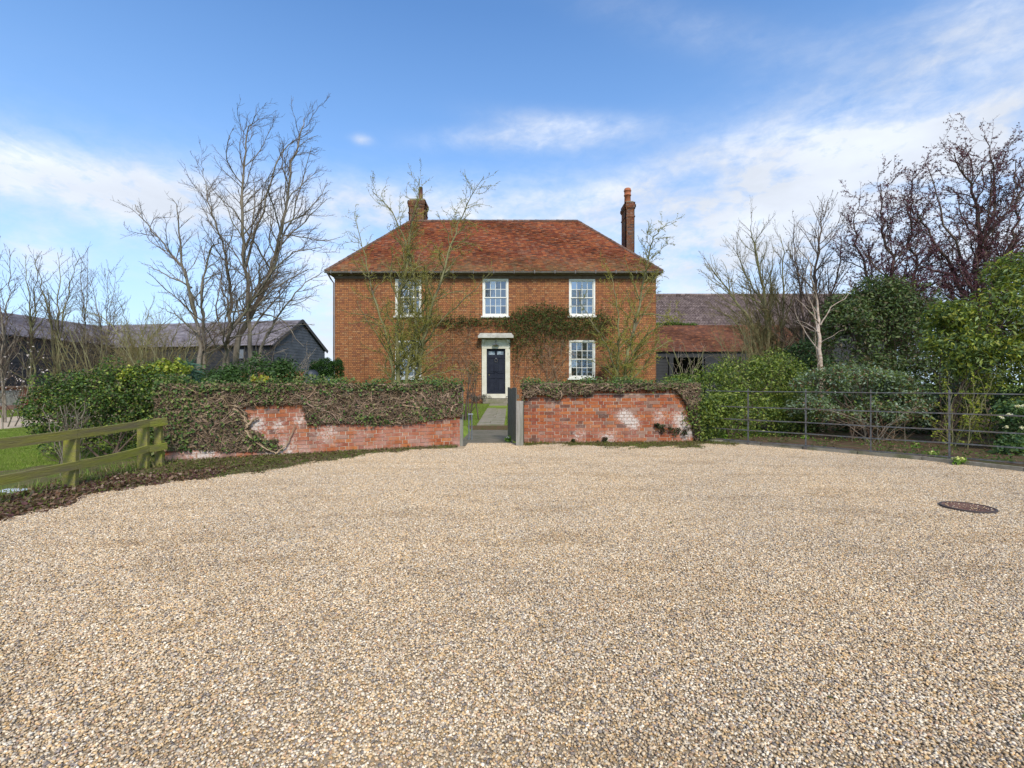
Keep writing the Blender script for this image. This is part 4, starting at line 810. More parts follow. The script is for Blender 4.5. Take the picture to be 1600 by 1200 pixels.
# chimneys with raised brick bands
CHB = brick_mat('chimney_brick', False, (), 0, (0.62, 0.72, 0.8)); CHB2 = CHB
def chimney(px0, px1, ytop, d, zb, dep, pots, seed, lean=0):
    x0, x1 = (px0 - 800) / 755 * d, (px1 - 800) / 755 * d; zt = H + (600 - ytop) / 755 * d; cxx = (x0 + x1) / 2; w_ = x1 - x0; y0 = d - HY; m = MB(); r_ = random.Random(seed)
    m.cur = (.3, 0, 0); c = MB(); c.box((cxx, y0 + dep / 2, (zb + zt) / 2), (w_ - .035, dep - .035, zt - zb - .01)); 
    z = zb; row = 0
    while z < zt - .02:
        gr = 0
        if z > zt - .16: gr = .03
        elif z > zt - .32: gr = .065
        elif z > zt - .42: gr = .035
        elif zt - .85 < z < zt - .76: gr = .03
        W_, D2 = w_ + 2 * gr, dep + 2 * gr
        for face in range(4):
            Lf = W_ if face % 2 == 0 else D2; x = -Lf / 2 - (.11 if row % 2 else 0); kk = row
            while x < Lf / 2 - .01:
                bw = .215 if kk % 2 else .105; kk += 1; a, b2 = max(x, -Lf / 2), min(x + bw, Lf / 2); x += bw + .012
                if b2 - a < .02: continue
                u = (a + b2) / 2; off = (D2 if face % 2 == 0 else W_) / 2 - .025; Rm = Matrix.Rotation(face * math.pi / 2, 3, 'Z'); v = Rm @ Vector((u, -off, 0)); m.cur = (r_.random(), 0, 0)
                m.box((cxx + v.x, y0 + dep / 2 + v.y, z + .033), (b2 - a, .05, .064), Rm)
        z += .076; row += 1
    ch = c.build('chimney', MORTAR, house); m.build('brickwork', CHB, ch, col=True, kind='stuff')
    for (pp, yt, r_p, slim) in pots:
        xx = (pp - 800) / 755 * (d + dep / 2); zz = H + (600 - yt) / 755 * (d + dep / 2); p = MB(); hh = zz - zt
        if slim: p.tube([(xx, y0 + dep / 2, zt - .05), (xx, y0 + dep / 2, zz)], [r_p * 1.12, r_p], 10)
        else: p.tube([(xx, y0 + dep / 2, zt + hh * q) for q in (-.05, .02, .55, .56, .62, .64, .80, .82, .88, .9, .97, 1.0)], [r_p * k for k in (.95, .92, .84, 1.0, 1.0, .9, .9, 1.04, 1.04, .92, .9, .7)], 14)
        p.build('chimney_pot', TERRA if not slim else simple('brown_pot', (0.16, 0.07, 0.05), None), ch, smooth=True)
    cap = MB(); cap.box((cxx, y0 + dep / 2, zt + .03), (w_ - .06, dep - .06, .1), bev=.04); cap.build('flaunching', STONE, ch)
chimney(638.5, 664, 312, 27.6, 9.2, .85, [(657.5, 293, .11, True)], 31)
chimney(977.5, 991.5, 316, 26.6, 5.0, 1.0, [(980.5, 294.5, .20, False)], 32)

# house climber: fan of bare stems and dark leafy masses
def climber(label, mask, stems, nlf, seed, cols, size=.11):
    r_ = random.Random(seed); root = empty('climbing_plant', (0, HY - .03, .3), label=label, cat='climber'); lines = []; cc_ = []
    for (x, z, a, ln, r) in stems:
        u, v = hx_(x), hz_(z) - .3; pl = []; y = -.03; n = int(ln / .1)
        for k in range(n):
            if hx_(751) < u < hx_(799) and v + .3 < hz_(520): break
            if any(q_[0] - .05 < u < q_[1] + .05 and q_[2] - .1 < v + .3 < q_[3] for q_ in OP[:5]): break
            pl.append((Vector((u, y, v)), r * (1 - .6 * k / n))); a += r_.gauss(0, .16); u += math.cos(a) * .1; v += math.sin(a) * .1; y = max(-.16, min(-.015, y + r_.gauss(0, .015)))
        if len(pl) < 4: continue
        n = len(pl)
        lines.append(pl); g_ = r_.uniform(.5, 1.3); cc_.append((g_, g_ * .95, g_ * .9))
        for _ in range(4):
            i = r_.randrange(2, max(3, n)); i = min(i, n - 1); a2 = a + r_.gauss(0, 1.0); uu, vv = pl[i][0].x, pl[i][0].z; p2 = []
            for k in range(r_.randint(6, 14)):
                if hx_(751) < uu < hx_(799) and vv + .3 < hz_(520) and k > 1: break
                p2.append((Vector((uu, -.03 - r_.random() * .05, vv)), r * .45)); a2 += r_.gauss(0, .25); uu += math.cos(a2) * .09; vv += math.sin(a2) * .09
            lines.append(p2); cc_.append((g_, g_ * .95, g_ * .9))
    link('stems', tubes_mesh('stems', lines, 4, IVYSTEM, (0, 0, 0), cc_), root)
    Pn = []; t_ = 0
    while len(Pn) < nlf and t_ < nlf * 60:
        t_ += 1; x = r_.uniform(600, 965); y = r_.uniform(470, 600)
        if r_.random() < mask(x, y): Pn.append((hx_(x), -r_.uniform(.02, .30), hz_(y) - .3))
    link('foliage', leaves_mesh('foliage', Pn, np.tile([0, -1, .4], (len(Pn), 1)), size, cols, MATTE_LEAF, .5, .3), root); return root
BL = [(845, 490, 26, 11, 1.3), (805, 502, 24, 12, 1), (885, 497, 32, 12, 1.3), (930, 505, 22, 16, 1.1), (868, 512, 44, 11, .8), (818, 520, 18, 18, .55), (885, 528, 34, 14, .25), (808, 545, 10, 20, .3), (740, 503, 60, 6, .7), (690, 500, 40, 8, .5), (720, 530, 60, 40, .04), (860, 555, 50, 30, .04), (940, 530, 16, 14, .3), (842, 540, 8, 26, .2)]
def mk(x, y):
    for a, b, c, d, _ in ((0, 0, 0, 0, 0),): pass
    if 752 < x < 797 and (435 < y < 496 or y > 524): return 0
    if (889 < x < 930 or 617 < x < 659) and (y < 495 or y > 531): return 0
    v = sum(am * math.exp(-((x - a) / c) ** 2 - ((y - b) / d) ** 2) for a, b, c, d, am in BL); v *= .55 + .9 * (math.sin(x * .21) * math.sin(y * .33 + x * .07) > -.2)
    return min(1, v) if v > .05 else 0
r9 = random.Random(77); stl = []
for i in range(26): stl.append((r9.uniform(668, 748), r9.uniform(595, 604), R(r9.uniform(70, 150)), r9.uniform(1.4, 3.2), r9.uniform(.006, .014)))
for i in range(30): stl.append((r9.uniform(802, 885), r9.uniform(595, 604), R(r9.uniform(40, 130)), r9.uniform(1.4, 3.6), r9.uniform(.006, .014)))
for i in range(14): stl.append((r9.uniform(670, 760), r9.uniform(505, 560), R(r9.uniform(-30, 40)), r9.uniform(1.0, 2.4), r9.uniform(.005, .01)))
for i in range(16): stl.append((r9.uniform(800, 870), r9.uniform(500, 560), R(r9.uniform(-60, 20)), r9.uniform(1.0, 2.4), r9.uniform(.005, .01)))
climber('creeper with dark leafy masses and bare stems over the front door and wall', mk, stl, 8500, 44, [(0.07, 0.085, 0.025), (0.10, 0.115, 0.03), (0.045, 0.06, 0.018), (0.12, 0.085, 0.045), (0.08, 0.115, 0.03)], .09)

# ------------------------------------------------------------------ barns
def boards(name, a, b, z0, z1, mat, parent, pitch=.19, top=None):
    """lapped weatherboards between two ground points; top(t) may give a gable line"""
    a, b = Vector(a), Vector(b); d = (b - a); L = d.length; d.normalize(); nrm = Vector((d.y, -d.x, 0)); m = MB(); z = z0
    n = 24
    while z < (z1 if top is None else 99):
        if top is None: segs = [(0, L, min(z + pitch, z1))]
        else:
            ts = [i / 40 * L for i in range(41) if top(i / 40) > z + .02]
            if not ts: break
            segs = [(min(ts), max(ts), z + pitch)]
        for (s0, s1, zt) in segs:
            p, q = a + d * s0, a + d * s1; o0, o1 = nrm * .022, nrm * .008
            m.quad((p.x + o0.x, p.y + o0.y, z), (q.x + o0.x, q.y + o0.y, z), (q.x + o1.x, q.y + o1.y, zt), (p.x + o1.x, p.y + o1.y, zt))
            m.quad((p.x + o1.x, p.y + o1.y, z), (q.x + o1.x, q.y + o1.y, z), (q.x + o0.x, q.y + o0.y, z), (p.x + o0.x, p.y + o0.y, z))
        z += pitch
    return m.build(name, mat, parent, kind='stuff')
# barn B, long side runs away from the camera at the left
bB = empty('barn', (-26.3, 25, 0), label='long black weatherboarded barn with slate roof and brick and flint plinth at far left', cat='barn')
def loc(pts, o): return [tuple(Vector(p) - Vector(o)) for p in pts]
oB = (-26.3, 25, 0)
m = MB(); m.box((-4, -3 + 0, 2), (7.96, 30 - .0, 3.8)); m.build('wall', BLACKWOOD, bB)
boards('weatherboards', (0, -18, 0), (0, 12, 0), 1.18, 3.95, BLACKWOOD, bB)
m = MB(); m.quad((.25, -18.2, 3.85), (.25, 12.2, 3.85), (-4, 12.2, 5.62), (-4, -18.2, 5.62)); m.quad((-8.25, 12.2, 3.85), (-8.25, -18.2, 3.85), (-4, -18.2, 5.62), (-4, 12.2, 5.62)); m.add([(.0, -18, 3.9), (-4, -18, 5.55), (-8, -18, 3.9)], [(0, 1, 2)]); rb = m.build('roof', SLATE, bB)
slB = math.hypot(4.25, 1.77)
def slates(o, ux, up, L, sl, parent, seed, gauge=.22, tw=.32):
    return tiles('roof_slates', o, ux, up, 0, int(sl / gauge), gauge, tw, lambda s: 0, lambda s: L, SLT, parent, seed, th=.008, off=.012)
SLT = tile_mat('roof_slate', [(0.0, (0.25, 0.26, 0.285)), (0.5, (0.31, 0.32, 0.34)), (0.8, (0.21, 0.22, 0.24)), (1, (0.38, 0.38, 0.39))], dark=(0.16, 0.15, 0.13))
slates((.25, -18.2, 3.86), (0, 1, 0), (-4.25, 0, 1.77), 30.4, slB, rb, 3)
FLINT = simple('flint_panel', (0.50, 0.46, 0.38), (0.24, 0.22, 0.19), 7, .8, .8, 14, obj=False); PLB = brick_mat('plinth_brick', False, (), .9)
m = MB(); r_ = random.Random(8); y = -7.0; row = 0
m.cur = (.3, 0, 0)
for row in range(15):
    y = -8 + (.12 if row % 2 else 0)
    while y < 12:
        if not ((y + .11 + .35) % 4.2 < 1.15 and 2 < row < 13): m.cur = (r_.random(), 0, 0); m.box((.06, y + .11, .04 + row * .078), (.05, .22, .068))
        y += .232
m.build('plinth_brickwork', PLB, bB, col=True, kind='stuff')
m = MB(); m.box((.02, -3, .58), (.1, 29.9, 1.18)); m.build('plinth', FLINT, bB); m = MB(); m.box((.07, -3, 1.2), (.16, 30, .07)); m.build('plinth_cap', simple('brick_cap', (0.42, 0.26, 0.18), (0.30, 0.18, 0.12), 6, .9), bB)
# barn A across the back
a0 = Vector((-14, 32.1, 0)); u = Vector((-16.3, 3.2, 0)).normalized(); v = Vector((-u.y, u.x, 0)); v = -v if v.y > 0 else v; LA = 16.6; hw = 2.7
bA = empty('barn', a0, math.atan2(u.y, u.x), label='dark weatherboarded barn with grey slate roof and gable end beside the house', cat='barn')
# local frame: +x along the ridge away from the gable; front eave at +/-y
sgn = 1 if (Matrix.Rotation(math.atan2(u.y, u.x), 3, 'Z') @ Vector((0, 1, 0))).y < 0 else -1
fy = hw * sgn
m = MB(); m.box((LA / 2, 0, 1.9), (LA - .04, 2 * hw - .04, 3.9)); m.add([(.02, -hw, 3.8), (.02, hw, 3.8), (.02, 0, 5.5)], [(0, 1, 2)]); m.build('wall', BLACKWOOD, bA)
m = MB(); e = .25; zc = 3.85; m.quad((-.15, fy * 1.09, zc - .16), (LA, fy * 1.09, zc - .16), (LA, 0, 5.62), (-.15, 0, 5.62)); m.quad((-.15, 0, 5.62), (LA, 0, 5.62), (LA, -fy * 1.09, zc - .16), (-.15, -fy * 1.09, zc - .16)); ra = m.build('roof', SLATE, bA)
slA = math.hypot(hw * 1.09, 5.62 - zc + .16)
if sgn > 0: tiles('roof_slates', (LA, fy * 1.09, zc - .15), (-1, 0, 0), (0, -fy, (5.62 - zc + .16) * hw / (hw * 1.09)), 0, int(slA / .22), .22, .32, lambda s: 0, lambda s: LA + .15, SLT, ra, 4, th=.008, off=.012)
else: tiles('roof_slates', (-.15, fy * 1.09, zc - .15), (1, 0, 0), (0, -fy, (5.62 - zc + .16) * hw / (hw * 1.09)), 0, int(slA / .22), .22, .32, lambda s: 0, lambda s: LA + .15, SLT, ra, 4, th=.008, off=.012)
gf, gb = (0, fy, 0), (0, -fy, 0)
boards('weatherboards', gf, gb, 0, 0, BLUEWOOD, bA, top=lambda t: 3.85 + (1 - abs(2 * t - 1)) * 1.72)
boards('weatherboards', (LA, fy, 0), (0, fy, 0), 0, 3.8, BLACKWOOD, bA)
m = MB()
for s_ in (1, -1): m.bar((-.12, s_ * hw * 1.08, zc - .2), (-.12, 0, 5.56), .05, .2)
m.build('barge_board', simple('dark_barge', (0.05, 0.045, 0.045), None, rough=.6), bA)
m = MB(); m.box((2.3, fy + .06 * sgn, 3.2), (.5, .06, .55)); m.build('window', simple('pale_shutter', (0.16, 0.18, 0.21), None), bA)
# pantiled barn behind, right of the house
bC = empty('barn', (20, 40, 0), label='tall barn with long grey pantile roof behind the cart lodge', cat='barn')
m = MB(); m.box((0, 4, 3), (24, 7.6, 6)); m.build('wall', BLACKWOOD, bC)
C0 = Vector((-12.5, -.4, 5.95)); zr = H + 138 / 755 * 44.5; C1 = Vector((-12.5, 4.5, zr)); sl = (C1 - C0).length; upv = (C1 - C0).normalized(); nv = Vector((1, 0, 0)).cross(upv)
nxp = 600; rows = int(sl / .30); V = []; Cc = []; xs_ = np.linspace(0, 25, nxp); tid = (xs_ / .25).astype(int); rg = np.random.default_rng(3); wave = .05 * np.cos(xs_ / .25 * 2 * np.pi) + .012 * np.sin(xs_ / .25 * 4 * np.pi)
Q = []
for r in range(rows):
    cr = rg.random(200)[tid]; shift = rg.normal(0, .006)
    for (s, h) in ((r * .30, .055), (r * .30 + .33, .01)):
        base_ = np.array(C0) + s * np.array(upv); V.append(base_[None] + xs_[:, None] * np.array([1, 0, 0]) + (wave + h + shift)[:, None] * np.array(nv)); Cc.append(np.stack([cr, cr * 0, cr * 0], 1))
    b = r * 2 * nxp; k = np.arange(nxp - 1); Q.append(np.stack([b + k, b + k + 1, b + nxp + k + 1, b + nxp + k], 1))
    if r: pb = (r * 2 - 1) * nxp
V = np.concatenate(V); link('roof_pantiles', mesh('roof_pantiles', V, np.concatenate(Q), PANTILE, True, np.concatenate(Cc)), bC, kind='stuff')
m = MB(); m.quad(C0 + Vector((0, 0, -.02)), C0 + Vector((25, 0, -.02)), C1 + Vector((25, 0, -.02)), C1 + Vector((0, 0, -.02))); m.quad(C1 + Vector((25, 0, -.02)), C1 + Vector((25, 4.9, -3.4)), C1 + Vector((0, 4.9, -3.4)), C1 + Vector((0, 0, -.02))); m.cur = (.3, 0, 0); m.build('roof', PANTILE, bC, col=True)
m = MB()
for i in range(62): m.cur = (rs3.random(), 0, 0); m.tube([C1 + Vector((i * .4, 0, .05)), C1 + Vector((i * .4 + .39, 0, .05))], [.15, .14], 8)
m.build('ridge_tiles', PANTILE, bC, col=True, kind='stuff')
# cart lodge
cl_ = empty('cart_lodge', (8.5, 30, .2), label='low open-fronted black cart lodge with old clay tile roof beside the house', cat='outbuilding')
CW = 10.0; z0_, z1_ = H + 50 / 755 * 30 - .2, H + 92 / 755 * 33 - .2
m = MB(); m.quad((-1.2, -.2, z0_), (CW, -.2, z0_), (CW, 3, z1_), (-1.2, 3, z1_)); m.quad((CW, 3, z1_), (CW, 6, z0_), (-1.2, 6, z0_), (-1.2, 3, z1_)); m.cur = (.2, 0, 0); rc = m.build('roof', OLDTILE, cl_, col=True)
slc = math.hypot(3.2, z1_ - z0_); tiles('roof_tiles', (-1.2, -.2, z0_), (1, 0, 0), (0, 3.2, z1_ - z0_), 0, int(slc / .11), .11, .17, lambda s: 0, lambda s: CW + 1.2, OLDTILE, rc, 8)
b = MB(); b.box((CW / 2 - .6, .0, z0_ - .16), (CW + 1.1, .16, .34)); b.build('beam', BLACKWOOD, cl_)
for px in (1048, 1104, 1160):
    b = MB(); x = (px - 800) / 755 * 30 - 8.5; b.box((x, .0, z0_ / 2 - .2), (.26, .22, z0_ - .25)); b.build('post', BLACKWOOD, cl_)
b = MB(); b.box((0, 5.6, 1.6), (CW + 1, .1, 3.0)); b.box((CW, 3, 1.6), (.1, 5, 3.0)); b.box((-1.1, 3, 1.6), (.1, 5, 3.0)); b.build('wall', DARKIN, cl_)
x = (1044.5 - 800) / 755 * 30 - 8.5
boards('weatherboards', (-1.0, .02, 0), (x, .02, 0), -.2, z0_ - .35, BLACKWOOD, cl_, .18)

# ------------------------------------------------------------------ mossy timber fence
F1, F2, F3 = G(110, 765), G(224, 736), G(250, 731); F0 = F1 + (F1 - F2) * 1.0
fp = [Vector((F1.x + .03, F1.y - 1.95, 0)), F1, F2, F3]
fe = empty('timber_fence', F1, label='low two-rail timber fence green with moss beside the gravel', cat='fence')
for i, p in enumerate(fp):
    wd = .14 if i < 3 else .10; hgt = (.75, .75, .79, .80)[i]; b = MB(); b.box((0, 0, hgt / 2 - .05), (wd, .09 if i else .1, hgt + .1), bev=.006); o = b.build('post', MOSSWOOD, fe); o.location = p - F1; o.rotation_euler = (rs.gauss(0, .01), rs.gauss(0, .015), R(14))
for (z_, hh) in ((.715, .115), (.315, .105)):
    for i in range(3):
        a, c = fp[i], fp[i + 1]; d = (c - a).normalized(); n_ = Vector((d.y, -d.x, 0)); za = z_ + (0, -.005, .03, .035)[i]; zb = z_ + (0, -.005, .03, .035)[i + 1]
        if z_ < .5: za += .0; zb += 0
        bb = MB(); off = n_ * .068 if i < 2 else n_ * .06
        A_, B2 = a - F1 + off - d * .0, c - F1 + off + d * (.0 if i < 2 else .06); N = 6; pts_ = [A_.lerp(B2, q / N) + Vector((0, 0, za + (zb - za) * q / N - .012 * math.sin(q / N * math.pi))) for q in range(N + 1)]
        for q in range(N): bb.bar(pts_[q], pts_[q + 1], .038, hh)
        bb.build('rail', MOSSWOOD, fe)
# wire netting on the back of the fence
wr_ = MB()
for i in range(1, 3):
    a, c = fp[i] - F1, fp[i + 1] - F1; n_ = Vector((-(c - a).y, (c - a).x, 0)).normalized() * .06
    for k in range(5): wr_.tube([a + n_ + Vector((0, 0, .1 + k * .13)), c + n_ + Vector((0, 0, .1 + k * .13))], .0016, 3, False)
    m_ = int((c - a).length / .12)
    for k in range(m_ + 1): p = a.lerp(c, k / m_) + n_; wr_.tube([p + Vector((0, 0, .05)), p + Vector((0, 0, .66))], .0014, 3, False)
wr_.build('wire_netting', simple('rusty_wire', (0.16, 0.13, 0.10), None, rough=.6, metal=.4), fe)
o = MB(); o.box((0, 0, .012), (.30, .2, .015), bev=.02); o.build('litter_sheet', simple('white_plastic', (0.62, 0.66, 0.72), (0.45, 0.5, 0.55), 9, .5, .3), None, label='crumpled pale plastic sheet lying in the grass by the fence', cat='litter').location = G(6, 775) + Vector((0, .1, .03))

# ------------------------------------------------------------------ iron railings and kerb
FPX = [(1090, 690), (1169, 695.5), (1254, 702), (1341, 708.5), (1441, 716), (1561, 729), (1705, 744)]
fpts = [G(*q, z=.045) if False else G(*q) for q in FPX]; dirv = (fpts[5] - fpts[1]).normalized(); st0 = fpts[1]; pos_ = [st0 + dirv * (-1.12), *[st0 + dirv * q for q in (0, 1.12, 2.2, 3.3, 4.42, 5.55)]]
fr = empty('estate_railing', (pos_[1].x, pos_[1].y, .045), math.atan2(dirv.y, dirv.x), label='low black iron estate railing with five bars in front of the shrubs', cat='railing')
for i, q in enumerate((-.9, 0, 1.12, 2.2, 3.3, 4.42, 5.55)):
    b = MB(); b.box((0, 0, .58), (.028 if i != 3 else .02, .011, 1.24)); b.box((0, .0, -.0), (.05, .05, .06)); b.build('post', IRON, fr).location = (q, .0, 0)
for z_, hh in ((1.145, .020), (.80, .022), (.52, .022), (.29, .022), (.05, .022)):
    b = MB()
    for (qa, qb) in ((-.9, 1.12), (1.12, 3.3), (3.3, 5.55)):
        N = 4
        for k in range(N):
            xa, xb = qa + (qb - qa) * k / N, qa + (qb - qa) * (k + 1) / N; sg_ = lambda t: -.007 * math.sin((t - qa) / (qb - qa) * math.pi)
            if z_ > 1.1: b.tube([(xa, -.012, z_ + sg_(xa)), (xb, -.012, z_ + sg_(xb))], .011, 6)
            else: b.bar((xa, -.012, z_ + sg_(xa)), (xb, -.012, z_ + sg_(xb)), .009, hh)
    b.build('rail', IRON, fr)
kr = empty('kerb', KL[0], label='narrow concrete edging between the gravel and the soil bed', cat='kerb'); kr['kind'] = 'structure'
for a, c in zip(KL[:-1], KL[1:]):
    n = max(1, round((c - a).length / .9))
    for k in range(n):
        p, q = a.lerp(c, k / n + .004), a.lerp(c, (k + 1) / n - .004); b = MB(); b.bar(p - KL[0] + Vector((0, 0, .005 + rs.uniform(-.003, .005))), q - KL[0] + Vector((0, 0, .005 + rs.uniform(-.003, .005))), .05, .13); b.build('kerb_stone', CONC, kr)

# manhole cover with raised pattern
mc = G(1512, 795); mo = empty('manhole_cover', (mc.x, mc.y, .0), R(12), label='round rusty iron manhole cover set in the gravel', cat='manhole cover')
RUST = simple('rusty_iron', (0.16, 0.075, 0.055), (0.24, 0.14, 0.10), 12, .85, .6, 60, c3=(0.10, 0.06, 0.05))
b = MB(); b.tube([(0, 0, -.02), (0, 0, .021)], .215, 40); b.build('plate', RUST, mo)
b = MB(); n = 40
for i in range(n):
    a, c = i * 2 * math.pi / n, (i + 1) * 2 * math.pi / n; b.quad((.215 * math.cos(a), .215 * math.sin(a), .027), (.235 * math.cos(a), .235 * math.sin(a), .027), (.235 * math.cos(c), .235 * math.sin(c), .027), (.215 * math.cos(c), .215 * math.sin(c), .027)); b.quad((.235 * math.cos(a), .235 * math.sin(a), -.01), (.235 * math.cos(c), .235 * math.sin(c), -.01), (.235 * math.cos(c), .235 * math.sin(c), .027), (.235 * math.cos(a), .235 * math.sin(a), .027)); b.quad((.215 * math.cos(c), .215 * math.sin(c), .018), (.215 * math.cos(a), .215 * math.sin(a), .018), (.215 * math.cos(a), .215 * math.sin(a), .027), (.215 * math.cos(c), .215 * math.sin(c), .027))
b.build('rim', simple('dark_iron_rim', (0.07, 0.055, 0.05), None, rough=.7), mo)
b = MB()
for i in range(-5, 6):
    for j in range(-5, 6):
        if math.hypot(i, j) < 5.3: b.box((i * .037, j * .037, .023), (.022, .010, .006), Matrix.Rotation(R(45 if (i + j) % 2 else -45), 3, 'Z'))
b.build('tread_pattern', RUST, mo, kind='stuff')
v_, f_ = ico(); N = 75; rg2 = np.random.default_rng(5); aa = rg2.uniform(0, 6.28, N); rad_ = .2 * np.sqrt(rg2.uniform(0, 1, N)); cen = np.stack([rad_ * np.cos(aa), rad_ * np.sin(aa), np.full(N, .028)], 1)
vv_ = v_[None] * (rg2.uniform(.0035, .0065, (N, 1, 1)) * np.array([1.3, 1, .7])) + cen[:, None]; link('loose_stones', mesh('loose_stones', vv_.reshape(-1, 3), (f_[None] + (np.arange(N) * 12)[:, None, None]).reshape(-1, 3), PEBM, True, np.repeat(np.array(PEB)[rg2.integers(0, 10, N)], 12, 0)), mo, kind='stuff')
sc_ = MB()
# ------------------------------------------------------------------ trees
BIG = dict(rate=4.6, ratio=0.285, ang=0.66, wig=0.18, up=0.05, seg=0.13, maxlev=3, rmin=0.0046, start=0.3, ratemul=1.7, wind=(.04, 0, 0), wob=.03, lenmul=1.45, minlen=.22)
def PT(lst, d, dz=None, seed=0):
    r_ = random.Random(seed); out = []; dd = 0
    for i, (x, y) in enumerate(lst):
        if i: dd += r_.uniform(-.45, .45)
        out.append(P(x, y, d + dd * (1 if i > 1 else .3)))
    out[0].z = 0; return out
tree('bare_tree', 'tallest bare multi-stemmed tree behind the left garden wall, leaning towards the house', [
    (PT([(360, 600), (372, 540), (400, 480), (425, 420), (440, 360), (452, 290), (470, 210), (478, 185)], 15, seed=1), .105, .009),
    (PT([(352, 600), (358, 520), (362, 470), (352, 400), (335, 345), (322, 300), (318, 262)], 15.3, seed=2), .07, .007),
    (PT([(385, 600), (392, 540), (384, 420), (378, 330), (380, 260), (388, 205), (398, 178)], 14.8, seed=3), .08, .007),
    (PT([(345, 600), (350, 560), (362, 520), (400, 460), (450, 400), (500, 388)], 14.6, seed=4), .07, .008),
    (PT([(392, 600), (405, 560), (430, 500), (470, 450), (512, 420)], 15.2, seed=5), .06, .008)], BIG, BARK, TWIG, 3,
    limbs=[(PT([(380, 470), (410, 440), (440, 360), (490, 330)], 15)[0:0] or [P(425, 420, 15), P(455, 340, 15.3), P(488, 230, 15.6)], .04, .008), ([P(384, 420, 14.8), P(410, 330, 14.5), P(440, 240, 14.3), P(486, 205, 14.2)], .045, .007), ([P(405, 490, 15), P(440, 500, 14.6), P(475, 540, 14.4)], .03, .006), ([P(350, 540, 15), P(320, 555, 14.7), P(290, 565, 14.5)], .02, .005)])
tree('bare_tree', 'slimmer bare tree left of the tallest one, with limbs spreading to the far left', [
    (PT([(312, 600), (310, 540), (306, 490), (290, 430), (262, 390), (225, 345), (212, 318)], 14, seed=6), .07, .007),
    (PT([(316, 600), (318, 520), (314, 460), (325, 400), (345, 370), (372, 370)], 14.2, seed=7), .05, .006)], dict(BIG, ratio=.28), BARK, TWIG, 4,
    limbs=[([P(306, 490, 14), P(285, 410, 13.6), P(280, 350, 13.4), P(270, 310, 13.3)], .045, .007), ([P(300, 450, 14), P(260, 430, 14.2), P(222, 410, 14.3)], .03, .006), ([P(310, 520, 14), P(270, 490, 14.3), P(250, 480, 14.4)], .025, .005)])
GOB = dict(rate=6.4, ratio=0.25, ang=0.85, wig=0.22, up=0.03, seg=0.10, maxlev=3, rmin=0.0056, start=0.15, ratemul=1.6, wob=.03, lenmul=1.15, minlen=.2)
tree('lichen_tree', 'lichen-green bare tree in front of the left windows of the house', [
    (PT([(624, 606), (622, 560), (620, 500), (632, 430), (642, 360), (655, 280)], 19, seed=8), .11, .010),
    (PT([(640, 606), (656, 570), (664, 520), (690, 430), (716, 350), (755, 275)], 19, seed=9), .10, .009),
    (PT([(618, 606), (612, 560), (590, 480), (570, 400), (552, 330)], 19, seed=10)[:5], .07, .008),
    (PT([(630, 606), (640, 560), (650, 500), (640, 400), (610, 330), (582, 298)], 18.7, seed=11), .08, .008)], GOB, LICHEN, LICHTWIG, 5, z0=.3,
    buds=(26000, .034, [(0.27, 0.26, 0.045), (0.19, 0.19, 0.045), (0.33, 0.30, 0.08)], MATTE_LEAF, 'lichen'),
    limbs=[([P(612, 560, 19), P(580, 510, 18.6), P(555, 470, 18.4)], .04, .007), ([P(660, 540, 19), P(700, 490, 18.6), P(745, 450, 18.4), P(770, 420, 18.3)], .04, .006), ([P(650, 500, 19), P(680, 470, 19.3), P(720, 455, 19.5), P(745, 485, 19.4)], .035, .006)])
tree('lichen_tree', 'lichen-green bare tree in front of the right end of the house', [
    (PT([(972, 606), (978, 570), (990, 520), (1000, 470), (1012, 410), (1022, 370), (1046, 346)], 19.4, seed=12), .09, .009),
    (PT([(968, 606), (966, 560), (968, 510), (962, 460), (950, 420)], 19.2, seed=13), .06, .007),
    (PT([(976, 606), (990, 560), (1015, 520), (1045, 500), (1060, 480)], 19.6, seed=14), .06, .007),
    (PT([(970, 606), (960, 570), (940, 530), (918, 490), (900, 462)], 19.0, seed=15), .05, .006)], dict(GOB, ratio=.27, rate=6.4), LICHEN, LICHTWIG, 6, z0=.3,
    buds=(20000, .034, [(0.28, 0.27, 0.045), (0.20, 0.20, 0.05), (0.33, 0.31, 0.08)], MATTE_LEAF, 'lichen'),
    limbs=[([P(1000, 470, 19.4), P(985, 430, 19.2), P(975, 400, 19.2)], .03, .006), ([P(990, 520, 19.4), P(1010, 480, 19.7), P(1030, 440, 19.8)], .03, .006)])
UPR = dict(rate=5.0, ratio=0.34, ang=0.6, wig=0.14, up=0.08, seg=0.18, maxlev=3, rmin=0.0050, start=0.16, ratemul=1.5, lenmul=1.2, wob=.03, minlen=.35)
tree('bare_tree', 'bushy bare tree with many upright stems right of the cart lodge', [
    (PT([(1205, 600), (1200, 520), (1190, 440), (1176, 380), (1172, 352)], 20, seed=16), .10, .010), (PT([(1200, 600), (1185, 530), (1150, 470), (1120, 430), (1100, 412)], 20, seed=17), .08, .009),
    (PT([(1212, 600), (1222, 520), (1224, 440), (1222, 365)], 20.2, seed=18), .08, .009), (PT([(1195, 600), (1170, 540), (1145, 500), (1110, 480)], 19.8, seed=19), .06, .007), (PT([(1215, 600), (1200, 500), (1165, 430), (1150, 385)], 20.3, seed=19), .07, .008)],
    dict(UPR, rate=5.2, ratio=.34), LICHEN, OLIVETWIG, 7, buds=(3500, .05, [(0.10, 0.09, 0.05), (0.15, 0.13, 0.05)], MATTE_LEAF))
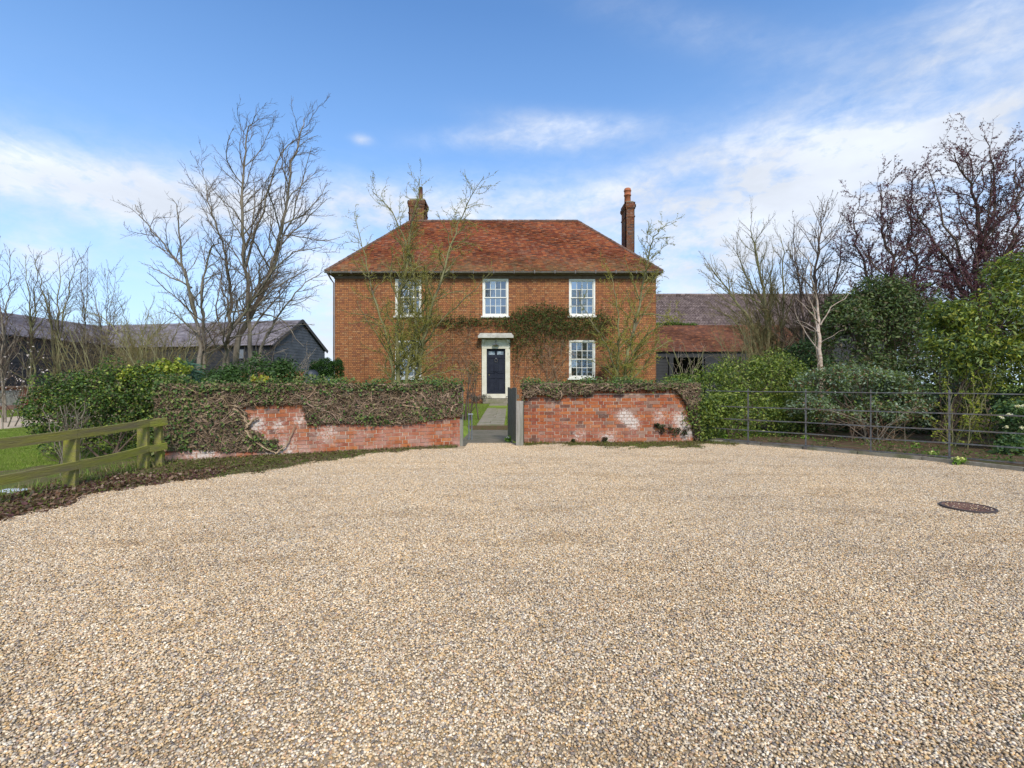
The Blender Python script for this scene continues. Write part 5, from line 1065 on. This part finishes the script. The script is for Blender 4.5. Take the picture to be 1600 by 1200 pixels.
tree('bare_tree', 'taller narrow bare tree with dark upright twigs behind the white birch', [
    (PT([(1272, 600), (1272, 500), (1274, 430), (1280, 370), (1296, 312)], 19, seed=20), .10, .010), (PT([(1266, 600), (1256, 500), (1245, 420), (1240, 350)], 19, seed=21), .07, .008), (PT([(1278, 600), (1290, 500), (1310, 420), (1318, 350)], 19.3, seed=22), .07, .008)],
    dict(UPR, rate=5.4, ratio=.30), DARKBARK, TWIG, 8, buds=(3500, .05, [(0.07, 0.07, 0.06), (0.10, 0.09, 0.06)], MATTE_LEAF))
tree('birch_tree', 'slim white-barked birch rising behind the blue-green shrub', [
    (PT([(1284, 610), (1282, 560), (1279, 510), (1276, 470), (1270, 440), (1262, 400)], 13.2, seed=23), .07, .010)], dict(rate=2.6, ratio=.30, ang=.6, wig=.10, up=.05, seg=.2, maxlev=3, rmin=.0035, start=.3, ratemul=1.8, wob=.015, minlen=.3), BIRCH, PALETWIG, 9,
    limbs=[([P(1279, 505, 13.2), P(1265, 488, 13), P(1240, 462, 12.8)], .025, .006), ([P(1282, 508, 13.2), P(1300, 480, 13.3), P(1325, 462, 13.4), P(1330, 440, 13.4)], .022, .005), ([P(1283, 535, 13.2), P(1300, 525, 13), P(1318, 515, 13)], .014, .004), ([P(1280, 520, 13.2), P(1260, 505, 13.4), P(1245, 500, 13.5)], .014, .004), ([P(1283, 560, 13.2), P(1276, 580, 13.1), P(1279, 595, 13.1)], .012, .004)])
PLM = dict(rate=4.8, ratio=0.32, ang=0.76, wig=0.22, up=0.04, seg=0.18, maxlev=3, rmin=0.0050, start=0.18, ratemul=1.55, wob=.05, lenmul=1.25, minlen=.3, wind=(.02, 0, 0))
PB = [(0.15, 0.05, 0.08), (0.09, 0.035, 0.05), (0.22, 0.10, 0.14), (0.11, 0.05, 0.06), (0.05, 0.03, 0.03)]
tree('plum_tree', 'largest purple-budded bare plum tree towering over the evergreens', [
    (PT([(1535, 600), (1530, 520), (1522, 450), (1530, 380), (1520, 300), (1490, 240)], 17, seed=24), .18, .014), (PT([(1530, 600), (1510, 500), (1490, 430), (1455, 370), (1420, 320)], 17, seed=25), .13, .011),
    (PT([(1540, 600), (1545, 480), (1570, 400), (1590, 330), (1585, 250)], 17, seed=26), .12, .011), (PT([(1536, 600), (1540, 480), (1540, 380), (1556, 290), (1540, 215)], 16.5, seed=27), .10, .010)],
    PLM, DARKBARK, PURPTWIG, 10, buds=(42000, .05, PB, MATTE_LEAF), limbs=[([P(1490, 430, 17), P(1450, 420, 17.3), P(1410, 400, 17.6)], .06, .01), ([P(1520, 450, 17), P(1480, 350, 16.8), P(1450, 260, 16.7)], .06, .01), ([P(1530, 380, 17), P(1575, 330, 17.5), P(1620, 280, 17.8)], .05, .01), ([P(1545, 460, 17), P(1600, 420, 17), P(1650, 380, 17)], .05, .01)])
tree('plum_tree', 'purple-budded bare plum tree left of the largest one', [
    (PT([(1400, 600), (1398, 500), (1396, 430), (1380, 360), (1375, 290)], 18, seed=28), .12, .010), (PT([(1396, 600), (1380, 500), (1355, 430), (1335, 370), (1340, 310)], 18, seed=29), .09, .009), (PT([(1404, 600), (1420, 500), (1430, 420), (1420, 330), (1432, 270)], 18.4, seed=30), .09, .009)],
    dict(PLM, rate=5.2, ratio=.33), DARKBARK, PURPTWIG, 11, buds=(38000, .052, PB + [(0.10, 0.06, 0.12)], MATTE_LEAF))
SML = dict(rate=4.6, ratio=0.28, ang=0.6, wig=0.13, up=0.08, seg=0.25, maxlev=3, rmin=0.0058, start=0.2, ratemul=1.8, lenmul=1.35, wob=.03, minlen=.4)
def small(px, top, d, lab, seed, r=.055, spread=30, twig=TWIG, bark=BARK, n=2, base=600, Pm=SML, bud=None):
    r_ = random.Random(seed); st = []
    for k in range(n):
        dx = (k - (n - 1) / 2) * spread + r_.uniform(-6, 6); st.append((PT([(px + k * 5 - 3, base), (px + dx * .15, base - (base - top) * .33), (px + dx * .55, base - (base - top) * .66), (px + dx, top + abs(dx) * .4)], d, seed=seed * 7 + k), r * .8 * (1 - .15 * k), .006))
    return tree('bare_tree', lab, st, Pm, bark, twig, seed, buds=bud)
small(6, 385, 17, 'bare tree cut by the frame edge at the far left, before the black barn', 51, .05, 26)
small(50, 395, 18, 'slim bare tree beside the flint plinth, second from the far left', 52, .06, 30, bark=LICHEN)
small(88, 392, 19, 'twin-trunked bare tree with yellowish bark before the black barn', 53, .08, 34, n=3, bark=LICHEN)
small(132, 402, 21, 'slender bare tree just right of the twin-trunked one', 54, .05, 22)
small(165, 418, 22, 'upright twiggy bare tree above the barn ridge', 55, .05, 20, n=3)
small(212, 450, 20, 'low spreading bare tree with lichen between hedge and barn', 56, .05, 60, LICHTWIG, LICHEN, 4)
small(262, 480, 18, 'bushy lichen-covered small tree left of the slimmer tall tree', 57, .045, 60, OLIVETWIG, LICHEN, 4)
SH = dict(rate=4.5, ratio=.42, ang=.7, wig=.16, up=.03, seg=.12, maxlev=3, rmin=.0035, start=.1, ratemul=1.3, wob=.02, minlen=.2)
def thicket(name, lab, px, w_, top, d, n, seed, twig, bark, z0=0.0, Pm=SH, bud=None, r=.02, base=606):
    r_ = random.Random(seed); st = []; 
    for k in range(n):
        x = px + r_.uniform(-.25, .25) * w_; x2 = px + r_.uniform(-.5, .5) * w_ ; t_ = top + r_.uniform(0, .35) * (base - top); dd = d + r_.uniform(-.6, .6); a = P(x, base, dd); a.z = z0; c = P(x2, t_, dd + r_.uniform(-.4, .4)); st.append(([a, a.lerp(c, .5) + Vector((r_.uniform(-.1, .1), 0, .12)), c], r, .005))
    root = tree(name, lab, st[:1], Pm, bark, twig, seed, cat='shrub', buds=bud, z0=z0, limbs=st[1:]); return root
thicket('brushwood', 'olive-brown thicket of bare shrubs in front of the far barns', 150, 170, 505, 14, 16, 61, OLIVETWIG, LICHEN, r=.022)
thicket('brushwood', 'dense brown and olive scrub screening the black barn wall left of the slim tree', 250, 260, 515, 19, 22, 68, OLIVETWIG, LICHEN, r=.02)
thicket('brushwood', 'greenish bare thicket behind the variegated ivy by the slim tree', 235, 150, 500, 13, 14, 62, OLIVETWIG, LICHEN, r=.022)
thicket('brushwood', 'tangle of pale bare twigs between the tallest tree and the house', 430, 130, 540, 14.5, 12, 63, PALETWIG, BARK, r=.016)
thicket('brushwood', 'reddish-brown bare shrub at the far left below the black barn', 25, 80, 540, 15, 4, 64, TWIG, BARK, bud=(170, .055, [(0.66, 0.55, 0.56), (0.7, 0.62, 0.60)], MATTE_LEAF, 'blossom'))
thicket('brushwood', 'thin bare hedge shoots poking through the mossy fence', 105, 80, 625, 7.4, 17, 65, TWIG, BARK, r=.008, base=735)
thicket('brushwood', 'multi-stemmed olive shrub between the birch and the cart lodge', 1175, 150, 500, 15.5, 14, 66, OLIVETWIG, LICHEN, r=.02)
thicket('brushwood', 'small pale-stemmed bare bush before the cart lodge opening', 1075, 70, 535, 16, 9, 67, PALETWIG, LICHEN, z0=.3, r=.02, Pm=dict(SH, rate=2.2))

# ------------------------------------------------------------------ shrubs and hedges
def E(px, py, d, rx, ry, rz): p = P(px, py, d); return (p.x, p.y, p.z, rx, ry, rz)
IV = [(0.08, 0.15, 0.025), (0.10, 0.17, 0.03), (0.05, 0.09, 0.025), (0.26, 0.32, 0.06), (0.06, 0.11, 0.035), (0.06, 0.10, 0.03), (0.12, 0.10, 0.05)]
bush('ivy_hedge', 'glossy ivy-clad hedge at the left end of the garden wall behind the mossy fence', 'hedge',
     [E(110, 650, 8.6, .7, .5, .78), E(170, 640, 8.7, .75, .5, .85), E(235, 640, 8.8, .7, .45, .85), E(255, 650, 8.6, .35, .35, .75)], 60, .15, 33000, .044, IV, .75, 71, .3, stems=8, jitter=.8)
bush('variegated_ivy', 'bright yellow-green variegated ivy clump on top of the left hedge', 'ivy', [E(262, 578, 8.9, .36, .3, .16), E(215, 590, 8.8, .3, .3, .12)], 16, .09, 2200, .06, [(0.32, 0.36, 0.04), (0.22, 0.28, 0.03), (0.14, 0.2, 0.03), (0.42, 0.42, 0.08)], .7, 72, stems=2)
bush('variegated_ivy', 'small yellow sprig standing out of the ivy on the left wall top', 'ivy', [E(405, 594, 9.0, .13, .12, .07)], 6, .05, 260, .055, [(0.42, 0.42, 0.05), (0.3, 0.34, 0.04), (0.45, 0.3, 0.06)], .7, 73, stems=1)
bush('spiky_shrub', 'blue-green spiky shrub at the foot of the slimmer bare tree', 'shrub', [E(288, 590, 10.5, .28, .25, .28)], 12, .12, 700, .2, [(0.09, 0.16, 0.11), (0.06, 0.12, 0.08)], .18, 74, stems=1, droop=-.3)
bush('evergreen_shrub', 'dark evergreen shrub under the tallest bare tree', 'shrub', [E(400, 590, 13, .9, .6, .55), E(345, 596, 12.5, .6, .5, .35), E(440, 590, 13, .5, .5, .4)], 30, .2, 5500, .09, [(0.05, 0.10, 0.025), (0.035, 0.07, 0.02), (0.07, 0.13, 0.03)], .5, 75, stems=2)
bush('clipped_hedge', 'neatly clipped dark green hedge at the left corner of the house', 'hedge', [E(498, 585, 19, .30, .4, .62), E(512, 585, 19, .30, .4, .64), E(526, 585, 19.2, .3, .4, .64), E(498, 572, 19, .28, .35, .28), E(512, 571, 19, .28, .35, .28), E(526, 571, 19.2, .28, .35, .28), E(498, 602, 19, .33, .4, .6), E(514, 602, 19, .33, .4, .6), E(528, 602, 19.2, .3, .4, .6), E(490, 590, 19, .2, .35, .5)], 26, .08, 22000, .05, [(0.035, 0.085, 0.015), (0.05, 0.11, 0.02), (0.025, 0.06, 0.012)], .5, 76, 0.1, stems=2, droop=0)
bush('laurel_bush', 'large light-green laurel between the right wall end and the birch', 'bush',
     [E(1115, 620, 12.6, .8, .7, .75), E(1170, 600, 12.9, 1.0, .8, .8), E(1215, 590, 13.2, .85, .8, .75), E(1100, 665, 12.0, .55, .5, .6), E(1180, 660, 12.3, 1.0, .6, .7), E(1235, 650, 12.8, .6, .6, .85), E(1060, 606, 12.9, .35, .3, .25), E(1098, 655, 11.15, .33, .22, .62), E(1125, 640, 11.4, .4, .25, .35)],
     60, .2, 27000, .082, [(0.16, 0.215, 0.03), (0.21, 0.27, 0.045), (0.09, 0.14, 0.03), (0.06, 0.10, 0.025), (0.27, 0.30, 0.07)], .42, 77, .35, droop=.5)
bush('laurel_bush', 'darker laurel tucked between the light laurel and the birch trunk', 'bush', [E(1262, 580, 14.2, .7, .6, 1.0), E(1250, 640, 13.6, .6, .6, .8)], 34, .2, 6500, .10, [(0.04, 0.08, 0.025), (0.06, 0.11, 0.03), (0.03, 0.06, 0.02)], .42, 78)
bush('holly_tree', 'broad dark evergreen tree below the purple plum trees', 'tree',
     [E(1330, 540, 15.5, 1.0, 1.0, 1.5), E(1390, 520, 15.8, 1.3, 1.1, 1.6), E(1440, 530, 15.6, 1.1, 1.1, 1.5), E(1360, 610, 14.8, 1.4, .9, 1.0), E(1440, 610, 14.6, 1.1, .9, 1.1), E(1375, 462, 16, .7, .7, .5), E(1320, 490, 16, .55, .6, .5), E(1500, 600, 14.5, 1.0, .8, 1.1)],
     46, .32, 30000, .115, [(0.075, 0.12, 0.035), (0.10, 0.15, 0.045), (0.05, 0.08, 0.03), (0.15, 0.19, 0.06), (0.09, 0.12, 0.06), (0.12, 0.10, 0.05)], .45, 79, .35, stems=6, stemmat=DARKBARK)
bush('bay_tree', 'tall evergreen with drooping yellow-green leaves at the right edge', 'tree',
     [E(1560, 500, 10.5, .8, .7, .75), E(1620, 470, 10.5, .8, .8, .9), E(1500, 540, 10.6, .55, .5, .45), E(1560, 570, 10.4, .9, .6, .55), E(1640, 560, 10.2, .8, .7, .9), E(1590, 430, 11, .45, .5, .4), E(1640, 650, 10.2, .6, .6, .6), E(1480, 500, 10.9, .28, .3, .3), E(1680, 500, 10.4, .8, .7, 1.2)],
     34, .25, 22000, .115, [(0.17, 0.23, 0.035), (0.25, 0.30, 0.045), (0.11, 0.16, 0.04), (0.33, 0.33, 0.05), (0.06, 0.10, 0.035), (0.20, 0.27, 0.10)], .36, 80, .55, droop=1.0, stems=8, jitter=.9, base=(9.6, 10.8, 0))
bush('viburnum_bush', 'grey-green shrub with brown bare legs behind the iron railing', 'bush',
     [E(1290, 600, 11.6, .75, .6, .38), E(1340, 596, 11.5, .8, .6, .45), E(1400, 612, 11.2, .65, .5, .42), E(1270, 640, 11.6, .5, .45, .35), E(1370, 650, 11.0, .6, .4, .30), E(1420, 640, 11, .4, .4, .4)],
     40, .15, 15000, .075, [(0.16, 0.22, 0.11), (0.21, 0.28, 0.17), (0.11, 0.16, 0.06), (0.17, 0.24, 0.05), (0.27, 0.33, 0.24), (0.16, 0.10, 0.05)], .45, 81, .45, stems=22, inner=.15, droop=0)
thicket('brushwood', 'brown bare stems under the grey-green shrub behind the railing', 1375, 190, 630, 10.9, 26, 82, simple('red_brown_twig', (0.20, 0.10, 0.06), (0.30, 0.19, 0.11), 2, .9), BARK, r=.006, base=712, Pm=dict(SH, rate=5, ratio=.35, rmin=.0028))
thicket('forsythia', 'arching yellow-green budding shrub behind the railing near the right edge', 1510, 140, 570, 10.2, 13, 83, simple('yellow_twig', (0.30, 0.27, 0.08), (0.22, 0.18, 0.08), 2, .9), LICHEN, r=.012, base=716, Pm=dict(SH, rate=3.2, ang=.8), bud=(1700, .045, [(0.30, 0.33, 0.04), (0.20, 0.26, 0.04)], MATTE_LEAF, 'leaves'))
bush('flowering_shrub', 'dark green shrub with cream flower heads at the right frame edge', 'shrub', [E(1600, 660, 9.4, .45, .35, .45), E(1650, 640, 9.3, .5, .4, .6), E(1590, 705, 9.0, .35, .3, .25), E(1650, 710, 9, .5, .3, .4)], 30, .13, 5500, .085, [(0.05, 0.10, 0.04), (0.08, 0.14, 0.05), (0.12, 0.19, 0.05)], .5, 84, stems=4)
q, n = blob_points([E(1590, 635, 8.95, .03, .03, .02), E(1577, 648, 8.95, .03, .03, .02), E(1596, 668, 8.8, .04, .04, .02), E(1572, 667, 8.9, .04, .04, .02), E(1565, 652, 8.95, .03, .03, .02), E(1598, 634, 8.95, .04, .04, .02), E(1568, 726, 8.6, .03, .03, .02)], 240, (0, 1)); fl = link('flower_heads', leaves_mesh('flower_heads', q, n, .03, [(0.72, 0.68, 0.42), (0.78, 0.74, 0.6)], MATTE_LEAF, .8), None, kind='stuff')
fs_ = [o for o in bpy.data.objects if o.name.startswith('flowering_shrub')][0]; bpy.context.view_layer.update(); fl.parent = fs_; fl.location = -fs_.location
bush('evergreen_shrub', 'low dark evergreen filling the gap behind the yellow-green budding shrub', 'shrub', [E(1470, 650, 12.6, .9, .6, .75), E(1540, 640, 12.2, .9, .6, .85), E(1610, 650, 11.6, .8, .6, .8), E(1420, 660, 13, .7, .6, .7), E(1600, 590, 13, 1.3, .8, 1.2), E(1700, 580, 13, 1.4, .8, 1.5)], 30, .25, 15000, .09, [(0.05, 0.09, 0.03), (0.07, 0.12, 0.035), (0.035, 0.06, 0.025)], .45, 90, stems=2)
bush('evergreen_shrub', 'dark evergreen low behind the grey-green shrub and birch foot', 'shrub', [E(1300, 650, 13.2, .9, .6, .8), E(1240, 660, 13.4, .7, .6, .7), E(1360, 650, 13.2, .8, .6, .8)], 30, .22, 7000, .09, [(0.05, 0.09, 0.03), (0.07, 0.12, 0.035), (0.035, 0.06, 0.025)], .45, 91, stems=2)
# undergrowth in the bed and small flowers by the kerb
N = 15000; X_ = rng.uniform(4.6, 14, N); Y_ = rng.uniform(6.5, 14, N); D_k = seg_dist(X_[None], Y_[None], KL)[0]; ok = (D_k > .12) & (D_k < 2.2) & (fbm(X_[None], Y_[None], 2.3)[0] > -.1); q = np.stack([X_[ok], Y_[ok], np.full(ok.sum(), .05) + rng.uniform(0, .07, ok.sum())], 1)
link('undergrowth', leaves_mesh('undergrowth', q, np.tile([0, -.2, .6], (len(q), 1)), .065, [(0.09, 0.15, 0.03), (0.12, 0.20, 0.035), (0.06, 0.10, 0.03), (0.16, 0.11, 0.06), (0.20, 0.13, 0.08)], MATTE_LEAF, .35, -.8), None, kind='stuff', label='low weeds, grass and dead leaves on the soil behind the railing')
def primrose(px, py, lab, s=.11, yellow=True, n=12):
    p = G(px, py); o = empty('primrose', (p.x, p.y, .04), label=lab, cat='flower'); q, nn_ = blob_points([(0, 0, .03, s, s * .7, .05)], 90, (.2, 1), 0); link('leaves', leaves_mesh('leaves', q, nn_ + [0, 0, .5], .07, [(0.20, 0.32, 0.05), (0.14, 0.24, 0.04)], MATTE_LEAF, .45), o)
    q, nn_ = blob_points([(0, 0, .07, s * .7, s * .5, .03)], n * 5, (.3, 1), 0); link('flowers', leaves_mesh('flowers', q, nn_ * 0 + [0, -.5, .8], .026, [(0.72, 0.72, 0.28)] if yellow else [(0.8, 0.8, 0.76)], MATTE_LEAF, .9), o)
primrose(1456, 717, 'pale yellow primrose clump on the bed edge right of a railing post', .13)
primrose(1500, 727, 'pale yellow primrose clump spilling over the kerb onto the gravel', .14)
primrose(1258, 689, 'small yellow primrose at the foot of a railing post by the laurel', .07, n=4)
primrose(1130, 686, 'yellowish primrose at the laurel\'s foot near the wall end', .09, n=5)
primrose(794, 691, 'little white flowers beside the right gate post', .06, False, 6)
primrose(1432, 703, 'faint yellow primrose just inside the railing left of the big clumps', .08, n=4)
# weedy tufts along the fence, lavender by the doorstep
N = 6000; X_ = rng.uniform(-8.2, -5.2, N); Y_ = rng.uniform(4.5, 9.5, N); D_f = seg_dist(X_[None], Y_[None], [fp[0], fp[1], fp[2], fp[3]])[0]; ok = (D_f > -.12) & (D_f < .55); q = np.stack([X_[ok], Y_[ok], np.full(ok.sum(), .0)], 1)
link('tall_grass', leaves_mesh('tall_grass', q, np.tile([0, -1, 0], (len(q), 1)), .13, [(0.12, 0.20, 0.03), (0.17, 0.23, 0.05), (0.30, 0.26, 0.13)], MATTE_LEAF, .07, -2.2), None, kind='stuff', label='unmown tufts of grass along the foot of the mossy fence')
for px, lab in ((757, 'grey lavender clump left of the doorstep'), (740, 'dusky low shrub on the path\'s left by the house wall')):
    bush('lavender', lab, 'shrub', [(hx_(px), HY - .5, .62, .32, .25, .25)], 12, .1, 800, .09, [(0.20, 0.18, 0.18), (0.13, 0.12, 0.12), (0.12, 0.14, 0.08)], .2, px, stems=1, droop=-.6)
bush('wall_shrub', 'thin olive shrub between the wall end and the front door', 'shrub', [P(738, 590, 16)[:] + (.28, .25, .55)], 16, .12, 600, .06, [(0.16, 0.14, 0.05), (0.11, 0.10, 0.04)], .4, 88, .5, stems=7, droop=0)
bush('wall_shrub', 'dark russet shrub against the house right of the lower window', 'shrub', [(hx_(948), HY - .45, 1.7, .7, .3, .55)], 20, .14, 1500, .07, [(0.10, 0.045, 0.03), (0.07, 0.04, 0.025), (0.12, 0.08, 0.04)], .5, 89, .4, stems=8)
# moss and weeds along the ridge of the cart lodge
q, n = blob_points([(8.2 + i * .35, 33, z1_ + .25 + .05 * math.sin(i), .3, .2, .16) for i in range(13)], 3200, (.3, 1)); o = link('roof_moss', leaves_mesh('roof_moss', q, n, .1, [(0.10, 0.17, 0.03), (0.07, 0.12, 0.025), (0.14, 0.2, 0.04)], MATTE_LEAF, .5), None); o.parent = cl_; o.location = (-8.5, -30, -.2)
lw = P(372, 600, 21); lb = P(492, 600, 21); b = MB(); b.box((0, 0, .95), (lb.x - lw.x, .22, 1.9)); o = b.build('wall', HBRICK, None); o.name = 'low_brick_wall'; tag(o, 'low brick garden wall running from under the bare trees to the clipped hedge', 'wall'); o.location = ((lw.x + lb.x) / 2, 21, 0)
# round brick pier with dark disc near the clipped hedge
p = P(486, 582, 17); b = MB(); b.tube([(0, 0, 0), (0, 0, 1.75), (0, 0, 1.85)], [.24, .24, .15], 16); bo = b.build('water_butt', simple('dark_blue_plastic', (0.04, 0.05, 0.07), None, rough=.5), None, label='dark rounded water butt beside the clipped hedge', cat='water butt', smooth=True); bo.location = (p.x, p.y, 0)
print('tris', sum(sum(len(pp.vertices) - 2 for pp in me.polygons) for me in bpy.data.meshes) if False else len(bpy.data.objects))
tt = 0
for o in SC.objects:
    if o.type == 'MESH': tt += len(o.data.loops) - 2 * len(o.data.polygons)
print('TRIANGLES', tt)
